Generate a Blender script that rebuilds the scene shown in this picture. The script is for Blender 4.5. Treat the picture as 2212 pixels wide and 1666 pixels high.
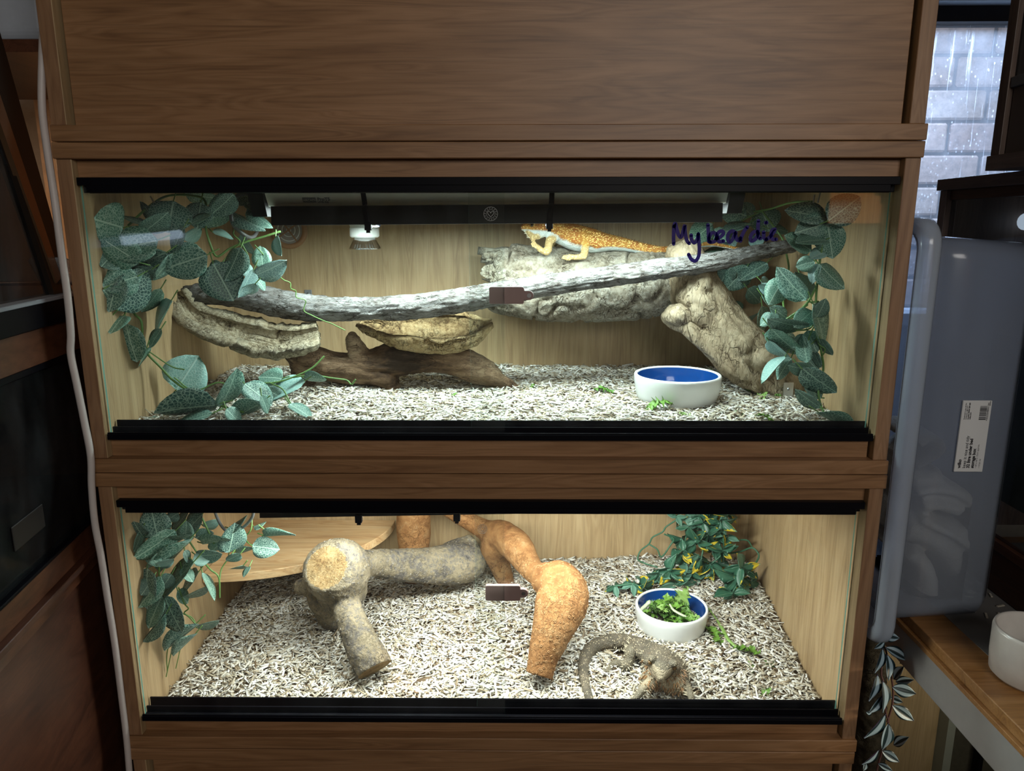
import bpy, bmesh, math, random
import numpy as np
from mathutils import Vector, Matrix
random.seed(7); RNG = np.random.default_rng(11)
SC = bpy.context.scene
COL = SC.collection
for o in list(bpy.data.objects): bpy.data.objects.remove(o)

# ------------------------------------------------------------------ camera
FPX, PITCH, YAW, ROLL = 1585.97, 0.216099, -0.009133, -0.000665
CAM = np.array([0.045091, -1.057864, 0.367802])
FW = np.array([math.sin(YAW)*math.cos(PITCH), math.cos(YAW)*math.cos(PITCH), -math.sin(PITCH)])
R0 = np.array([math.cos(YAW), -math.sin(YAW), 0.0]); U0 = np.cross(R0, FW)
RT = math.cos(ROLL)*R0+math.sin(ROLL)*U0; UP = -math.sin(ROLL)*R0+math.cos(ROLL)*U0
cam = bpy.data.cameras.new('camera'); camo = bpy.data.objects.new('camera', cam); COL.objects.link(camo)
cam.sensor_fit = 'HORIZONTAL'; cam.sensor_width = 36.0; cam.lens = 36.0*FPX/2212.0; cam.clip_start = 0.01
M = Matrix(((RT[0], UP[0], -FW[0], CAM[0]), (RT[1], UP[1], -FW[1], CAM[1]), (RT[2], UP[2], -FW[2], CAM[2]), (0, 0, 0, 1)))
camo.matrix_world = M
SC.camera = camo

# ------------------------------------------------------------------ world, daylight, exposure
wd = bpy.data.worlds.new('world'); SC.world = wd; wd.use_nodes = True
wd.node_tree.nodes['Background'].inputs['Color'].default_value = (0.66, 0.80, 1.0, 1)
wd.node_tree.nodes['Background'].inputs['Strength'].default_value = 0.62
SC.view_settings.view_transform = 'Standard'; SC.view_settings.look = 'None'
SC.view_settings.exposure = 0.0; SC.view_settings.gamma = 1.0; SC.view_settings.use_curve_mapping = False
def area(name, loc, aim, sx, sy, power, col):
    l = bpy.data.lights.new(name, 'AREA'); l.shape = 'RECTANGLE'; l.size = sx; l.size_y = sy; l.energy = power; l.color = col
    o = bpy.data.objects.new(name, l); COL.objects.link(o); o.location = loc
    d = Vector(aim)-Vector(loc); o.rotation_euler = d.to_track_quat('-Z', 'Y').to_euler(); return o
# daylight entering by the window behind the viewer and by the window on the right
area('daylight_rear_window', (0.75, -2.36, 0.98), (0.1, 0.0, 0.1), 1.1, 0.62, 19.0, (1.0, 0.94, 0.86))

# skylight falling through the right-hand window from above the yard
area('daylight_side_window', (1.15, 1.10, 1.08), (0.72, 0.25, 0.08), 0.5, 0.26, 30.0, (0.60, 0.76, 1.0))

# ------------------------------------------------------------------ helpers
def at(px, py, Y=None, Z=None, X=None):
    d = FW+RT*((px-1106)/FPX)-UP*((py-833)/FPX)
    if Y is not None: t = (Y-CAM[1])/d[1]
    elif Z is not None: t = (Z-CAM[2])/d[2]
    else: t = (X-CAM[0])/d[0]
    return CAM+d*t
def mpp(Y): return ((Y-CAM[1])*math.cos(PITCH)+0.02)/FPX       # metres per pixel near depth Y
def crop(x0, y0, s): return lambda cx, cy: (x0+cx*s, y0+cy*s)
def v3(*a): return np.array(a, float)
def nrm(v): v = np.asarray(v, float); return v/max(np.linalg.norm(v), 1e-9)

def hash3(ix, iy, iz, seed):
    h = (ix*374761393+iy*668265263+iz*2147483647+seed*1274126177) & 0xffffffff
    h = ((h ^ (h >> 13))*1274126177) & 0xffffffff
    h = h ^ (h >> 16)
    return (h & 0xffffff)/float(0xffffff)
def vnoise(P, seed=0):
    P = np.asarray(P, float); I = np.floor(P).astype(np.int64); f = P-I; f = f*f*(3-2*f)
    out = 0
    for dx in (0, 1):
        wx = f[:, 0] if dx else 1-f[:, 0]
        for dy in (0, 1):
            wy = f[:, 1] if dy else 1-f[:, 1]
            for dz in (0, 1):
                wz = f[:, 2] if dz else 1-f[:, 2]
                out = out+wx*wy*wz*hash3(I[:, 0]+dx, I[:, 1]+dy, I[:, 2]+dz, seed)
    return out*2-1
def fbm(P, freq, octv=4, seed=0, gain=0.5):
    P = np.asarray(P, float)*freq; a = 1.0; s = 0; t = 0
    for k in range(octv):
        s = s+a*vnoise(P+k*17.3, seed+k); t += a; a *= gain; P = P*2.03
    return s/t
def ridge(P, freq, octv=3, seed=0): return 1-2*np.abs(fbm(P, freq, octv, seed))

def tagit(o, label=None, cat=None, group=None, kind=None):
    if label: o['label'] = label
    if cat: o['category'] = cat
    if group: o['group'] = group
    if kind: o['kind'] = kind
    return o
def thing(name, loc, label=None, cat=None, group=None, kind=None):
    o = bpy.data.objects.new(name, None); o.empty_display_size = 0.02; COL.objects.link(o); o.location = Vector(loc)
    return tagit(o, label, cat, group, kind)
def wloc(o):
    v = Vector((0, 0, 0))
    while o: v = v+o.location; o = o.parent
    return np.array(v)
def mesh_data(name, V, F, mats, smooth=False, fm=None):
    me = bpy.data.meshes.new(name)
    me.from_pydata([tuple(map(float, v)) for v in V], [], [tuple(map(int, f)) for f in F])
    for m in (mats if isinstance(mats, (list, tuple)) else [mats]): me.materials.append(m)
    if fm is not None: me.polygons.foreach_set('material_index', np.asarray(fm, np.int32))
    if smooth: me.polygons.foreach_set('use_smooth', np.ones(len(me.polygons), bool))
    me.update(); return me
def mk(name, V, F, mat, parent=None, smooth=False, fm=None, origin=None):
    """one mesh object from world-space vertices"""
    V = np.asarray(V, float)
    if parent is not None: org = wloc(parent)
    elif origin is not None: org = np.asarray(origin, float)
    else:
        mn, mx = V.min(0), V.max(0); org = np.array([(mn[0]+mx[0])/2, (mn[1]+mx[1])/2, mn[2]])
    me = mesh_data(name, V-org, F, mat, smooth, fm)
    o = bpy.data.objects.new(name, me); COL.objects.link(o)
    if parent is not None: o.parent = parent
    else: o.location = org
    return o
class MB:
    def __init__(s): s.V = []; s.F = []; s.m = []
    def add(s, V, F, mi=0):
        b = len(s.V); s.V.extend([tuple(v) for v in V]); s.F.extend([tuple(i+b for i in f) for f in F]); s.m.extend([mi]*len(F)); return s
    def box(s, x0, x1, y0, y1, z0, z1, mi=0):
        return s.add([(x0, y0, z0), (x1, y0, z0), (x1, y1, z0), (x0, y1, z0), (x0, y0, z1), (x1, y0, z1), (x1, y1, z1), (x0, y1, z1)],
                     [(0, 3, 2, 1), (4, 5, 6, 7), (0, 1, 5, 4), (1, 2, 6, 5), (2, 3, 7, 6), (3, 0, 4, 7)], mi)
    def build(s, name, mat, parent=None, smooth=False, origin=None):
        return mk(name, s.V, s.F, mat, parent, smooth, s.m, origin)
def bevel(o, w, seg=2):
    m = o.modifiers.new('bevel', 'BEVEL'); m.width = w; m.segments = seg; m.limit_method = 'ANGLE'; m.angle_limit = 0.6
    return o
def boxo(name, x0, x1, y0, y1, z0, z1, mat, parent=None, bv=0.0):
    o = MB().box(x0, x1, y0, y1, z0, z1).build(name, mat, parent)
    if bv: bevel(o, bv)
    return o
def cr(pts, n):
    """Catmull-Rom resample of an (k,d) array"""
    P = np.asarray(pts, float)
    if len(P) == 2: P = np.array([P[0], P[0]*.5+P[1]*.5, P[1]])
    Q = np.vstack([2*P[0]-P[1], P, 2*P[-1]-P[-2]]); k = len(P)-1
    out = []
    for j in range(n):
        t = j/(n-1)*k; i = min(int(t), k-1); u = t-i
        a, b, c, d = Q[i], Q[i+1], Q[i+2], Q[i+3]
        out.append(.5*((2*b)+(-a+c)*u+(2*a-5*b+4*c-d)*u*u+(-a+3*b-3*c+d)*u**3))
    return np.array(out)
def frames(P, up=(0, 0, 1)):
    T = np.gradient(P, axis=0); T /= np.maximum(np.linalg.norm(T, axis=1, keepdims=True), 1e-9)
    N = []; n = np.asarray(up, float)
    for t in T:
        n = n-t*np.dot(n, t)
        if np.linalg.norm(n) < 1e-4: n = np.cross(t, (0.31, 0.8, 0.5))
        n = nrm(n); N.append(n)
    N = np.array(N); B = np.cross(T, N); return T, N, B
def loft(path, rad, seg=14, n=None, up=(0, 0, 1), squash=1.0, cap=True, roundcap=True):
    """closed tube; rad scalar or list of r or (r_side, r_up)"""
    path = np.asarray(path, float); k = len(path)
    rad = np.asarray([r if np.ndim(r) else (r, r) for r in (rad if np.ndim(rad) else [rad]*k)], float)
    n = n or max(6, k*4)
    D = cr(np.hstack([path, rad]), n); P = D[:, :3]; R = np.maximum(D[:, 3:], 1e-4)
    T, N, B = frames(P, up)
    V = []; F = []
    rings = []
    if roundcap and cap:
        for s, i in ((-1, 0),):
            for q in (0.35, 0.75):
                c = math.sqrt(max(0, 1-(1-q)**2)); rings.append((P[i]-T[i]*R[i].mean()*(1-q)*.9, N[i], B[i], R[i]*c))
    for i in range(n): rings.append((P[i], N[i], B[i], R[i]))
    if roundcap and cap:
        for q in (0.75, 0.35):
            c = math.sqrt(max(0, 1-(1-q)**2)); rings.append((P[-1]+T[-1]*R[-1].mean()*(1-q)*.9, N[-1], B[-1], R[-1]*c))
    for (p, nn, bb, r) in rings:
        for j in range(seg):
            a = 2*math.pi*j/seg; V.append(p+bb*math.cos(a)*r[0]+nn*math.sin(a)*r[1]*squash)
    m = len(rings)
    for i in range(m-1):
        for j in range(seg):
            F.append((i*seg+j, i*seg+(j+1) % seg, (i+1)*seg+(j+1) % seg, (i+1)*seg+j))
    if cap:
        F.append(tuple(range(seg))[::-1]); F.append(tuple((m-1)*seg+j for j in range(seg)))
    return np.array(V), F
def ball(c, r, seg=14, rg=9):
    c = np.asarray(c, float); r = np.asarray(r if np.ndim(r) else (r, r, r), float)
    V = [c+(0, 0, r[2])]; F = []
    for i in range(1, rg):
        th = math.pi*i/rg
        for j in range(seg):
            a = 2*math.pi*j/seg; V.append(c+r*np.array([math.sin(th)*math.cos(a), math.sin(th)*math.sin(a), math.cos(th)]))
    V.append(c-(0, 0, r[2])); L = len(V)-1
    for j in range(seg): F.append((0, 1+j, 1+(j+1) % seg))
    for i in range(rg-2):
        for j in range(seg): F.append((1+i*seg+j, 1+(i+1)*seg+j, 1+(i+1)*seg+(j+1) % seg, 1+i*seg+(j+1) % seg))
    for j in range(seg): F.append((L, 1+(rg-2)*seg+(j+1) % seg, 1+(rg-2)*seg+j))
    return np.array(V), F
def lathe(prof, c, seg=40):
    """prof: list of (r,z); axis z at c"""
    V = []; F = []; m = len(prof)
    for (r, z) in prof:
        for j in range(seg):
            a = 2*math.pi*j/seg; V.append((c[0]+r*math.cos(a), c[1]+r*math.sin(a), c[2]+z))
    for i in range(m-1):
        for j in range(seg): F.append((i*seg+j, i*seg+(j+1) % seg, (i+1)*seg+(j+1) % seg, (i+1)*seg+j))
    F.append(tuple(range(seg))[::-1]); F.append(tuple((m-1)*seg+j for j in range(seg)))
    return V, F
def fuse(parts, voxel, smooth=4, fac=0.5):
    """voxel-fuse closed shapes to one continuous surface, returns V,F arrays"""
    mb = MB()
    for V, F in parts: mb.add(V, F)
    me = mesh_data('tmp', mb.V, mb.F, MAT_TMP); o = bpy.data.objects.new('tmp', me); COL.objects.link(o)
    r = o.modifiers.new('r', 'REMESH'); r.mode = 'VOXEL'; r.voxel_size = voxel
    if smooth: s = o.modifiers.new('s', 'SMOOTH'); s.iterations = smooth; s.factor = fac
    dg = bpy.context.evaluated_depsgraph_get(); ev = o.evaluated_get(dg); m2 = ev.to_mesh()
    V = np.empty(len(m2.vertices)*3); m2.vertices.foreach_get('co', V); V = V.reshape(-1, 3)
    F = [tuple(p.vertices) for p in m2.polygons]
    ev.to_mesh_clear(); bpy.data.objects.remove(o); bpy.data.meshes.remove(me)
    return V, F
def vnormals(V, F):
    V = np.asarray(V); N = np.zeros_like(V)
    Q = np.array([f if len(f) == 4 else (f[0], f[1], f[2], f[2]) for f in F])
    n = np.cross(V[Q[:, 2]]-V[Q[:, 0]], V[Q[:, 3]]-V[Q[:, 1]])
    for k in range(4): np.add.at(N, Q[:, k], n)
    return N/np.maximum(np.linalg.norm(N, axis=1, keepdims=True), 1e-12)
def set_attr(o, name, vals, vec=False):
    me = o.data
    if vec:
        a = me.attributes.new(name, 'FLOAT_COLOR', 'POINT'); c = np.ones((len(vals), 4)); c[:, :3] = vals; a.data.foreach_set('color', c.ravel())
    else:
        a = me.attributes.new(name, 'FLOAT', 'POINT'); a.data.foreach_set('value', np.asarray(vals, np.float32))
def text_mesh(name, body, size, M4, mat, parent, bold=0.0, depth=0.0002, align='LEFT'):
    cu = bpy.data.curves.new('t', 'FONT'); cu.body = body; cu.size = size; cu.extrude = depth; cu.offset = bold; cu.align_x = align
    cu.resolution_u = 3
    o = bpy.data.objects.new('t', cu); COL.objects.link(o)
    dg = bpy.context.evaluated_depsgraph_get(); ev = o.evaluated_get(dg); m2 = ev.to_mesh()
    V = [M4 @ v.co for v in m2.vertices]; F = [tuple(p.vertices) for p in m2.polygons]
    ev.to_mesh_clear(); bpy.data.objects.remove(o); bpy.data.curves.remove(cu)
    return mk(name, np.array([tuple(v) for v in V]), F, mat, parent)

# ------------------------------------------------------------------ materials
def newmat(name):
    m = bpy.data.materials.new(name); m.use_nodes = True; nt = m.node_tree
    return m, nt, nt.nodes['Principled BSDF']
def N(nt, typ, **kw):
    n = nt.nodes.new(typ)
    for k, v in kw.items(): setattr(n, k, v)
    return n
def ramp(nt, fac, stops):
    r = N(nt, 'ShaderNodeValToRGB'); e = r.color_ramp.elements
    while len(e) > 1: e.remove(e[-1])
    e[0].position = stops[0][0]; e[0].color = (*stops[0][1], 1)
    for p, c in stops[1:]:
        x = e.new(p); x.color = (*c, 1)
    nt.links.new(fac, r.inputs['Fac']); return r.outputs['Color']
def coords(nt, scale=(1, 1, 1), out='Object', loc=(0, 0, 0), rot=(0, 0, 0)):
    t = N(nt, 'ShaderNodeTexCoord'); m = N(nt, 'ShaderNodeMapping')
    m.inputs['Scale'].default_value = scale; m.inputs['Location'].default_value = loc; m.inputs['Rotation'].default_value = rot
    nt.links.new(t.outputs[out], m.inputs['Vector']); return m.outputs['Vector']
def noise(nt, vec, scale, detail=4, rough=0.55, dist=0.0):
    n = N(nt, 'ShaderNodeTexNoise'); n.inputs['Scale'].default_value = scale; n.inputs['Detail'].default_value = detail
    n.inputs['Roughness'].default_value = rough; n.inputs['Distortion'].default_value = dist
    if vec is not None: nt.links.new(vec, n.inputs['Vector'])
    return n.outputs['Fac']
def voro(nt, vec, scale, feat='F1', out='Distance', rnd=1.0):
    n = N(nt, 'ShaderNodeTexVoronoi', feature=feat); n.inputs['Scale'].default_value = scale; n.inputs['Randomness'].default_value = rnd
    if vec is not None: nt.links.new(vec, n.inputs['Vector'])
    return n.outputs[out]
def math_(nt, op, a, b=None, c=None):
    n = N(nt, 'ShaderNodeMath', operation=op)
    for i, x in enumerate((a, b, c)):
        if x is None: continue
        if isinstance(x, (int, float)): n.inputs[i].default_value = x
        else: nt.links.new(x, n.inputs[i])
    return n.outputs[0]
def mixc(nt, fac, a, b, mode='MIX'):
    n = N(nt, 'ShaderNodeMix', data_type='RGBA', blend_type=mode)
    for i, x in ((0, fac), (6, a), (7, b)):
        if isinstance(x, (int, float)): n.inputs[i].default_value = x
        elif isinstance(x, tuple): n.inputs[i].default_value = (*x, 1)
        else: nt.links.new(x, n.inputs[i])
    return n.outputs[2]
def bump(nt, b, h, strength=0.3, dist=0.002):
    n = N(nt, 'ShaderNodeBump'); n.inputs['Strength'].default_value = strength; n.inputs['Distance'].default_value = dist
    nt.links.new(h, n.inputs['Height']); nt.links.new(n.outputs['Normal'], b.inputs['Normal'])
def plain(name, col, rough=0.5, metal=0.0, spec=0.5, var=0.08):
    m, nt, b = newmat(name)
    f = noise(nt, coords(nt), 60, 3)
    c = mixc(nt, f, tuple(x*(1-var) for x in col), tuple(min(1, x*(1+var)) for x in col)); nt.links.new(c, b.inputs['Base Color'])
    b.inputs['Roughness'].default_value = rough; b.inputs['Metallic'].default_value = metal; b.inputs['Specular IOR Level'].default_value = spec
    return m
def wood(name, dark, mid, light, axis='x', sc=1.0, rough=0.5, bstr=0.12, fig=0.5):
    """laminate/oak grain running along an axis"""
    m, nt, b = newmat(name)
    s = {'x': (1.2, 14, 14), 'z': (14, 14, 1.2), 'y': (14, 1.2, 14)}[axis]
    v = coords(nt, tuple(k*sc for k in s))
    w = noise(nt, v, 1.1, 3, 0.5)
    vv = N(nt, 'ShaderNodeVectorMath', operation='ADD'); nt.links.new(v, vv.inputs[0])
    cc = N(nt, 'ShaderNodeCombineXYZ'); k = math_(nt, 'MULTIPLY', w, fig*4)
    for i in range(3): nt.links.new(k, cc.inputs[i])
    nt.links.new(cc.outputs[0], vv.inputs[1])
    a = noise(nt, vv.outputs[0], 2.2, 6, 0.62)
    s2 = {'x': (9, 380, 380), 'z': (380, 380, 9), 'y': (380, 9, 380)}[axis]
    p = noise(nt, coords(nt, tuple(k*sc for k in s2)), 1.0, 3, 0.6)
    ln = math_(nt, 'ABSOLUTE', math_(nt, 'SUBTRACT', math_(nt, 'FRACT', math_(nt, 'MULTIPLY', noise(nt, vv.outputs[0], 0.9, 2, 0.5), 16.0)), 0.5))
    a = math_(nt, 'ADD', math_(nt, 'MULTIPLY', a, 0.85), math_(nt, 'MULTIPLY', ln, 0.30))
    base = ramp(nt, a, [(0.30, dark), (0.48, mid), (0.68, light)])
    pore = ramp(nt, p, [(0.30, (0.60, 0.60, 0.60)), (0.50, (1, 1, 1))])
    c = mixc(nt, 0.55, base, pore, 'MULTIPLY'); nt.links.new(c, b.inputs['Base Color'])
    b.inputs['Roughness'].default_value = rough
    bump(nt, b, p, bstr, 0.0006)
    return m
MAT_TMP = bpy.data.materials.new('tmp')
OAKX = wood('oak_horizontal', (0.18, 0.087, 0.037), (0.258, 0.134, 0.060), (0.33, 0.18, 0.088), 'x', rough=0.45)
OAKZ = wood('oak_vertical', (0.18, 0.092, 0.048), (0.255, 0.14, 0.072), (0.32, 0.185, 0.10), 'z', rough=0.45)
OAKIN_LIT = wood('oak_interior_lit', (0.285, 0.188, 0.094), (0.37, 0.256, 0.134), (0.44, 0.318, 0.176), 'z', rough=0.5, sc=1.0)  # same laminate as the fronts, inside lamp light put into the colour
OAKFL = wood('oak_floor', (0.30, 0.17, 0.08), (0.42, 0.26, 0.13), (0.52, 0.33, 0.18), 'x', rough=0.5)
PINE = wood('pine_shelf', (0.42, 0.22, 0.09), (0.62, 0.40, 0.20), (0.70, 0.50, 0.28), 'x', sc=0.7, rough=0.5, fig=1.0)
MAHO = wood('mahogany', (0.05, 0.017, 0.008), (0.085, 0.03, 0.014), (0.12, 0.045, 0.022), 'y', rough=0.35)
DARKW = wood('dark_walnut', (0.11, 0.075, 0.06), (0.16, 0.11, 0.09), (0.21, 0.15, 0.12), 'y', rough=0.45)
DARKWZ = wood('dark_walnut_upright', (0.11, 0.075, 0.06), (0.16, 0.11, 0.09), (0.21, 0.15, 0.12), 'z', rough=0.45)
SHELFW = wood('golden_shelf_wood', (0.20, 0.085, 0.025), (0.29, 0.135, 0.04), (0.36, 0.18, 0.065), 'x', rough=0.4)
BLACK = plain('black_plastic', (0.003, 0.003, 0.005), 0.4, spec=0.10)
BLACKM = plain('black_reflector', (0.005, 0.005, 0.0045), 0.5, spec=0.25)
WHITEP = plain('white_plastic', (0.62, 0.63, 0.60), 0.4)
CREAMP = plain('cream_fixture', (0.80, 0.80, 0.72), 0.45)
STEEL = plain('steel', (0.55, 0.55, 0.55), 0.3, 1.0)
GREYM = plain('grey_metal', (0.25, 0.26, 0.27), 0.45, 0.6)
CABLEG = plain('grey_cable', (0.09, 0.09, 0.09), 0.5)
CABLEW = plain('white_cable', (0.55, 0.50, 0.48), 0.45)
HANDLE = plain('brown_handle', (0.27, 0.18, 0.165), 0.4)
VENTM = plain('tan_vent', (0.32, 0.17, 0.08), 0.5)
VENTG = plain('vent_mesh', (0.30, 0.26, 0.23), 0.6)
CERAM = plain('white_glaze', (0.72, 0.74, 0.74), 0.18, var=0.03)
CERAMB = plain('blue_glaze', (0.004, 0.045, 0.20), 0.12, var=0.15)
PRINT = plain('black_print', (0.03, 0.03, 0.035), 0.6)
GREYPR = plain('grey_print', (0.20, 0.20, 0.21), 0.6)
ETCH = plain('etched_mark', (0.45, 0.46, 0.45), 0.6)
LABELW = plain('white_label', (0.62, 0.63, 0.64), 0.5, var=0.02)
def pane_fresnel(nt, ior=1.45):
    """Fresnel of a thin sheet: the same from both sides, no total reflection inside"""
    g = N(nt, 'ShaderNodeNewGeometry'); fr = N(nt, 'ShaderNodeFresnel')
    nt.links.new(math_(nt, 'ADD', math_(nt, 'MULTIPLY', g.outputs['Backfacing'], 1/ior-ior), ior), fr.inputs['IOR']); return fr
def glassmat(name, tint=(0.965, 0.985, 0.975), haze=0.0, gr=0.02, ior=1.45):
    m, nt, b = newmat(name); nt.nodes.remove(b); out = nt.nodes['Material Output']
    tr = N(nt, 'ShaderNodeBsdfTransparent'); tr.inputs['Color'].default_value = (*tint, 1)
    gl = N(nt, 'ShaderNodeBsdfGlossy'); gl.inputs['Roughness'].default_value = gr
    fr = pane_fresnel(nt, ior)
    mx = N(nt, 'ShaderNodeMixShader'); nt.links.new(fr.outputs[0], mx.inputs[0]); nt.links.new(tr.outputs[0], mx.inputs[1]); nt.links.new(gl.outputs[0], mx.inputs[2])
    last = mx.outputs[0]
    if haze:
        df = N(nt, 'ShaderNodeBsdfDiffuse'); df.inputs['Color'].default_value = (0.6, 0.65, 0.7, 1)
        n1 = noise(nt, coords(nt, (3, 3, 1.2)), 9, 5, 0.6)
        f = math_(nt, 'MULTIPLY', math_(nt, 'MULTIPLY', n1, n1), haze)
        m2 = N(nt, 'ShaderNodeMixShader'); nt.links.new(f, m2.inputs[0]); nt.links.new(last, m2.inputs[1]); nt.links.new(df.outputs[0], m2.inputs[2]); last = m2.outputs[0]
    nt.links.new(last, out.inputs['Surface']); return m
GLASS = glassmat('clear_glass', haze=0.03)
GLASSD = glassmat('dusty_glass', (0.55, 0.56, 0.56), haze=0.05, gr=0.12, ior=1.12)
def inkmat():
    m, nt, b = newmat('marker_ink'); out = nt.nodes['Material Output']; b.inputs['Base Color'].default_value = (0.06, 0.035, 0.30, 1); b.inputs['Roughness'].default_value = 0.6
    tr = N(nt, 'ShaderNodeBsdfTransparent'); tr.inputs['Color'].default_value = (0.10, 0.07, 0.42, 1)
    mx = N(nt, 'ShaderNodeMixShader'); nt.links.new(math_(nt, 'ADD', math_(nt, 'MULTIPLY', noise(nt, coords(nt), 90, 3), 0.4), 0.25), mx.inputs[0]); nt.links.new(tr.outputs[0], mx.inputs[1]); nt.links.new(b.outputs[0], mx.inputs[2]); nt.links.new(mx.outputs[0], out.inputs['Surface']); return m
INK = inkmat()
GEDGE = plain('glass_edge', (0.16, 0.34, 0.28), 0.15)
# ------------------------------------------------------------------ the room
PLASTER = plain('plaster', (0.30, 0.25, 0.20), 0.9, var=0.2)
FLOORM = plain('floor_vinyl', (0.10, 0.085, 0.075), 0.6)
PVC = plain('white_pvc', (0.55, 0.60, 0.66), 0.4)
DARKSEAL = plain('dark_seal', (0.015, 0.018, 0.025), 0.6)
FLZ = -1.0; CEZ = 1.5
def struct(o): o['kind'] = 'structure'; return o
struct(boxo('floor', -2.2, 2.2, -2.5, 0.9, FLZ-0.05, FLZ, FLOORM))
struct(boxo('ceiling', -2.2, 2.2, -2.5, 0.9, CEZ, CEZ+0.05, PLASTER))
struct(boxo('wall_left', -2.25, -2.2, -2.5, 0.9, FLZ, CEZ, PLASTER))
struct(boxo('wall_right', 2.2, 2.25, -2.5, 0.9, FLZ, CEZ, PLASTER))
# back wall with an opening for the window on the right
WX0, WX1, WZ0, WZ1 = 0.885, 1.30, 0.16, 0.86
wb = MB(); wb.box(-2.2, WX0, 0.76, 0.82, FLZ, CEZ); wb.box(WX1, 2.2, 0.76, 0.82, FLZ, CEZ); wb.box(WX0, WX1, 0.76, 0.82, FLZ, WZ0); wb.box(WX0, WX1, 0.76, 0.82, WZ1, CEZ)
struct(wb.build('wall_back', PLASTER))
# wall behind the viewer with the window that lets the daylight in
FX0, FX1, FZ0, FZ1 = 0.18, 1.32, 0.66, 1.30
wf = MB(); wf.box(-2.2, FX0, -2.5, -2.44, FLZ, CEZ); wf.box(FX1, 2.2, -2.5, -2.44, FLZ, CEZ); wf.box(FX0, FX1, -2.5, -2.44, FLZ, FZ0); wf.box(FX0, FX1, -2.5, -2.44, FZ1, CEZ)
struct(wf.build('wall_front', PLASTER))
w2 = struct(thing('window_2', ((FX0+FX1)/2, -2.46, FZ0)))
m = MB()
for (a, b, c, d) in ((FX0, FX1, FZ0, FZ0+.04), (FX0, FX1, FZ1-.04, FZ1), (FX0, FX0+.04, FZ0, FZ1), (FX1-.04, FX1, FZ0, FZ1), ((FX0+FX1)/2-.02, (FX0+FX1)/2+.02, FZ0, FZ1)): m.box(a, b, -2.49, -2.45, c, d)
m.build('window_frame', PVC, w2)
boxo('pane', FX0+.03, FX1-.03, -2.475, -2.47, FZ0+.03, FZ1-.03, GLASS, w2)
# window 1: wet pane with brickwork outside
w1 = struct(thing('window_1', ((WX0+WX1)/2, 0.78, WZ0)))
h = boxo('window_head', WX0, WX1, 0.70, 0.80, 0.845, 0.885, PVC, w1, 0.004)
boxo('head_seal', WX0, WX1, 0.735, 0.79, 0.812, 0.845, DARKSEAL, w1)
boxo('frame_jamb', WX0, WX0+0.05, 0.735, 0.79, WZ0, 0.815, plain('grey_jamb', (0.16, 0.19, 0.22), 0.5), w1)
boxo('frame_jamb', 1.235, WX1, 0.735, 0.79, WZ0, 0.815, PVC, w1)
boxo('window_sill', WX0-.03, WX1+.03, 0.70, 0.82, WZ0-0.03, WZ0, PVC, w1, 0.004)
def wetglass():
    m, nt, b = newmat('rain_wet_glass'); nt.nodes.remove(b); out = nt.nodes['Material Output']
    tr = N(nt, 'ShaderNodeBsdfTransparent'); tr.inputs['Color'].default_value = (0.86, 0.9, 0.95, 1)
    df = N(nt, 'ShaderNodeBsdfTranslucent'); df.inputs['Color'].default_value = (0.85, 0.9, 1, 1)
    gl = N(nt, 'ShaderNodeBsdfGlossy'); gl.inputs['Roughness'].default_value = 0.08
    drops = ramp(nt, voro(nt, coords(nt, (1, 1, 0.7)), 95), [(0.10, (1, 1, 1)), (0.22, (0, 0, 0))])
    runs = ramp(nt, noise(nt, coords(nt, (60, 60, 2.2)), 1.5, 4, 0.6, 0.6), [(0.60, (0, 0, 0)), (0.66, (0.25, 0.25, 0.25)), (0.70, (0, 0, 0))])
    film = math_(nt, 'MULTIPLY', noise(nt, coords(nt, (1, 1, 1)), 16, 5), 0.10)
    gate = ramp(nt, noise(nt, coords(nt), 22, 3), [(0.45, (0, 0, 0)), (0.6, (1, 1, 1))])
    s = math_(nt, 'ADD', math_(nt, 'ADD', math_(nt, 'MULTIPLY', math_(nt, 'MULTIPLY', drops, gate), 0.30), runs), film)
    mx = N(nt, 'ShaderNodeMixShader'); nt.links.new(s, mx.inputs[0]); nt.links.new(tr.outputs[0], mx.inputs[1]); nt.links.new(df.outputs[0], mx.inputs[2])
    fr = pane_fresnel(nt); m2 = N(nt, 'ShaderNodeMixShader')
    nt.links.new(fr.outputs[0], m2.inputs[0]); nt.links.new(mx.outputs[0], m2.inputs[1]); nt.links.new(gl.outputs[0], m2.inputs[2])
    nt.links.new(m2.outputs[0], out.inputs['Surface']); return m
boxo('pane', WX0, WX1, 0.768, 0.772, WZ0, 0.83, wetglass(), w1)
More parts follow.
